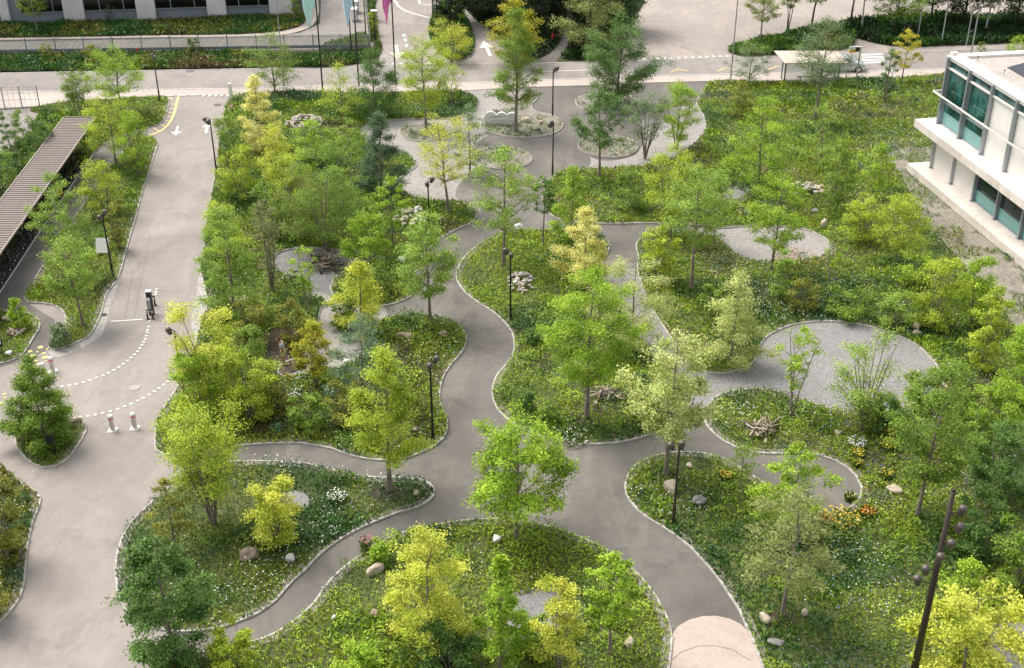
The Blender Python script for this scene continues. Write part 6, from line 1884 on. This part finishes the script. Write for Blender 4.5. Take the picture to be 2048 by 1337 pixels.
for i, (u, v, r, h, n, c_, lb) in enumerate(((1715, 918, .38, .5, 60, 'yellow', 'yellow daisies left in the dark bed right of the asphalt loop'), (1775, 905, .5, .7, 85, 'yellow', 'tall yellow daisies in the middle of the dark bed right of the loop'),
        (1780, 880, .35, .6, 50, 'yellow', 'yellow daisies at the back of the dark bed right of the loop'), (1713, 935, .25, .4, 26, 'yellow', 'few yellow daisies close above the loop kerb'),
        (1773, 957, .32, .4, 40, 'yellow', 'yellow daisies below the tall ones near the long beige stone'), (1712, 898, .5, .5, 90, 'white', 'white umbels left of the tall yellow daisies'),
        (1680, 1046, .9, .4, 170, 'yellow', 'wide yellow flower patch below the asphalt loop'), (1650, 1048, .35, .4, 60, 'orange', 'orange flowers at the left end of the wide yellow patch'),
        (1732, 1032, .4, .4, 60, 'orange', 'orange flowers at the right end of the wide yellow patch'), (1450, 960, .32, .4, 60, 'yellow', 'small golden flower clump beside the sapling'),
        (1700, 1000, .3, .35, 30, 'cream', 'cream flowers beside the kerb of the loop'), (733, 1105, .3, .8, 50, 'pink', 'purple spiked flowers leaning over the narrow lower path'),
        (1590, 522, 1.6, .35, 120, 'orange', 'row of orange flowers along the lower rim of the upper gravel circle'), (590, 800, .5, .5, 60, 'white', 'white flowers in the dark bed below the standing person'),
        (675, 1002, .5, .4, 80, 'white', 'white daisies right of the grey disc in the pointed bed'), (1145, 880, .9, .25, 60, 'white', 'white daisies along the lower kerb of the middle bed'))):
    flower_clump(u, v, r, h, n, c_, lb, i)

# ------------------------------------------------------------------ the person
def skin_obj(name, verts, edges, radii, mat, parent, root_i=0, sub=2):
    me = bpy.data.meshes.new(name)
    me.from_pydata(verts, edges, [])
    me.materials.append(mat)
    o = bpy.data.objects.new(name, me)
    put(o, parent)
    sk = o.modifiers.new('skin', 'SKIN')
    sk.use_smooth_shade = True
    for i, d in enumerate(me.skin_vertices[0].data):
        r = radii[i]
        d.radius = (r, r) if isinstance(r, (int, float)) else r
        d.use_root = (i == root_i)
    s = o.modifiers.new('sub', 'SUBSURF'); s.levels = sub; s.render_levels = sub
    return o
def person(u, v, rz):
    root = empty('person', G(u, v, .068), 'person in pale grey shirt, lime yellow shorts and black boots looking down on the mulch', 'person', rz=rz)
    V, E, Rr = [], [], []
    def add(p, r, frm=None):
        V.append(p); Rr.append(r)
        if frm is not None: E.append((frm, len(V) - 1))
        return len(V) - 1
    pel = add((0, 0, .93), (.13, .15)); sp = add((-.01, 0, 1.10), (.11, .14), pel); ch = add((-.03, 0, 1.32), (.12, .17), sp); nk = add((-.07, 0, 1.47), .055, ch)
    nk2 = add((-.12, 0, 1.54), .052, nk); hd = add((-.17, 0, 1.63), .088, nk2); tp = add((-.18, 0, 1.72), .07, hd)
    add((-.262, 0, 1.605), .014, hd); add((-.235, 0, 1.56), .03, hd)
    for s in (-1, 1):
        add((-.15, s * .092, 1.62), .018, hd)
        hp = add((0, s * .095, .86), .09, pel); kn = add((-.03, s * .10, .48), .058, hp); cf = add((.01, s * .10, .32), .055, kn); an = add((.03, s * .10, .09), .04, cf); add((-.12, s * .11, .05), .035, an)
        sh = add((-.04, s * .18, 1.40), .058, ch); el = add((.01, s * .235, 1.12), .042, sh); wr = add((-.10, s * .225, .90), .028, el); pm = add((-.125, s * .225, .83), (.016, .034), wr)
        for k, (dy, l) in enumerate(((-.028, .065), (-.010, .078), (.010, .074), (.028, .058))):
            f1 = add((-.150, s * .225 + dy, .79), .009, pm); add((-.150 + .012, s * .225 + dy * 1.1, .79 - l * .6), .0075, f1)
        th = add((-.155, s * .20, .835), .010, wr); add((-.175, s * .198, .80), .009, th)
    skin_obj('body', V, E, Rr, M['skin'], root)
    # shirt
    V, E, Rr = [], [], []
    a = add((0, 0, .90), (.145, .165)); b = add((-.01, 0, 1.12), (.135, .165), a); c = add((-.03, 0, 1.32), (.142, .185), b); d = add((-.055, 0, 1.43), (.09, .10), c)
    for s in (-1, 1):
        sh = add((-.04, s * .185, 1.39), .075, c); add((-.01, s * .225, 1.20), .068, sh)
    skin_obj('shirt', V, E, Rr, M['shirt'], root)
    V, E, Rr = [], [], []
    a = add((0, 0, .90), (.15, .165))
    for s in (-1, 1):
        h_ = add((0, s * .095, .80), .105, a); add((-.02, s * .10, .56), .092, h_)
    skin_obj('shorts', V, E, Rr, M['shorts'], root)
    for s in (-1, 1):
        V, E, Rr = [], [], []
        a = add((.03, s * .10, .20), .055); b = add((.03, s * .10, .06), .058, a); add((-.15, s * .11, .045), .045, b)
        skin_obj('boot', V, E, Rr, M['boot'], root)
    V, E, Rr = [], [], []
    a = add((-.13, 0, 1.68), .085); b = add((-.19, 0, 1.725), .070, a); add((-.09, 0, 1.60), .062, a)
    skin_obj('hair', V, E, Rr, M['hair'], root)
    for s in (-1, 1):
        mb = MB(); mb.lathe((-.252, s * .034, 1.637), [(.001, -.010), (.009, -.006), (.011, 0), (.009, .006), (.001, .010)], 8); mb.build('eye', M['black'], root)
person(568, 729, R_(6))
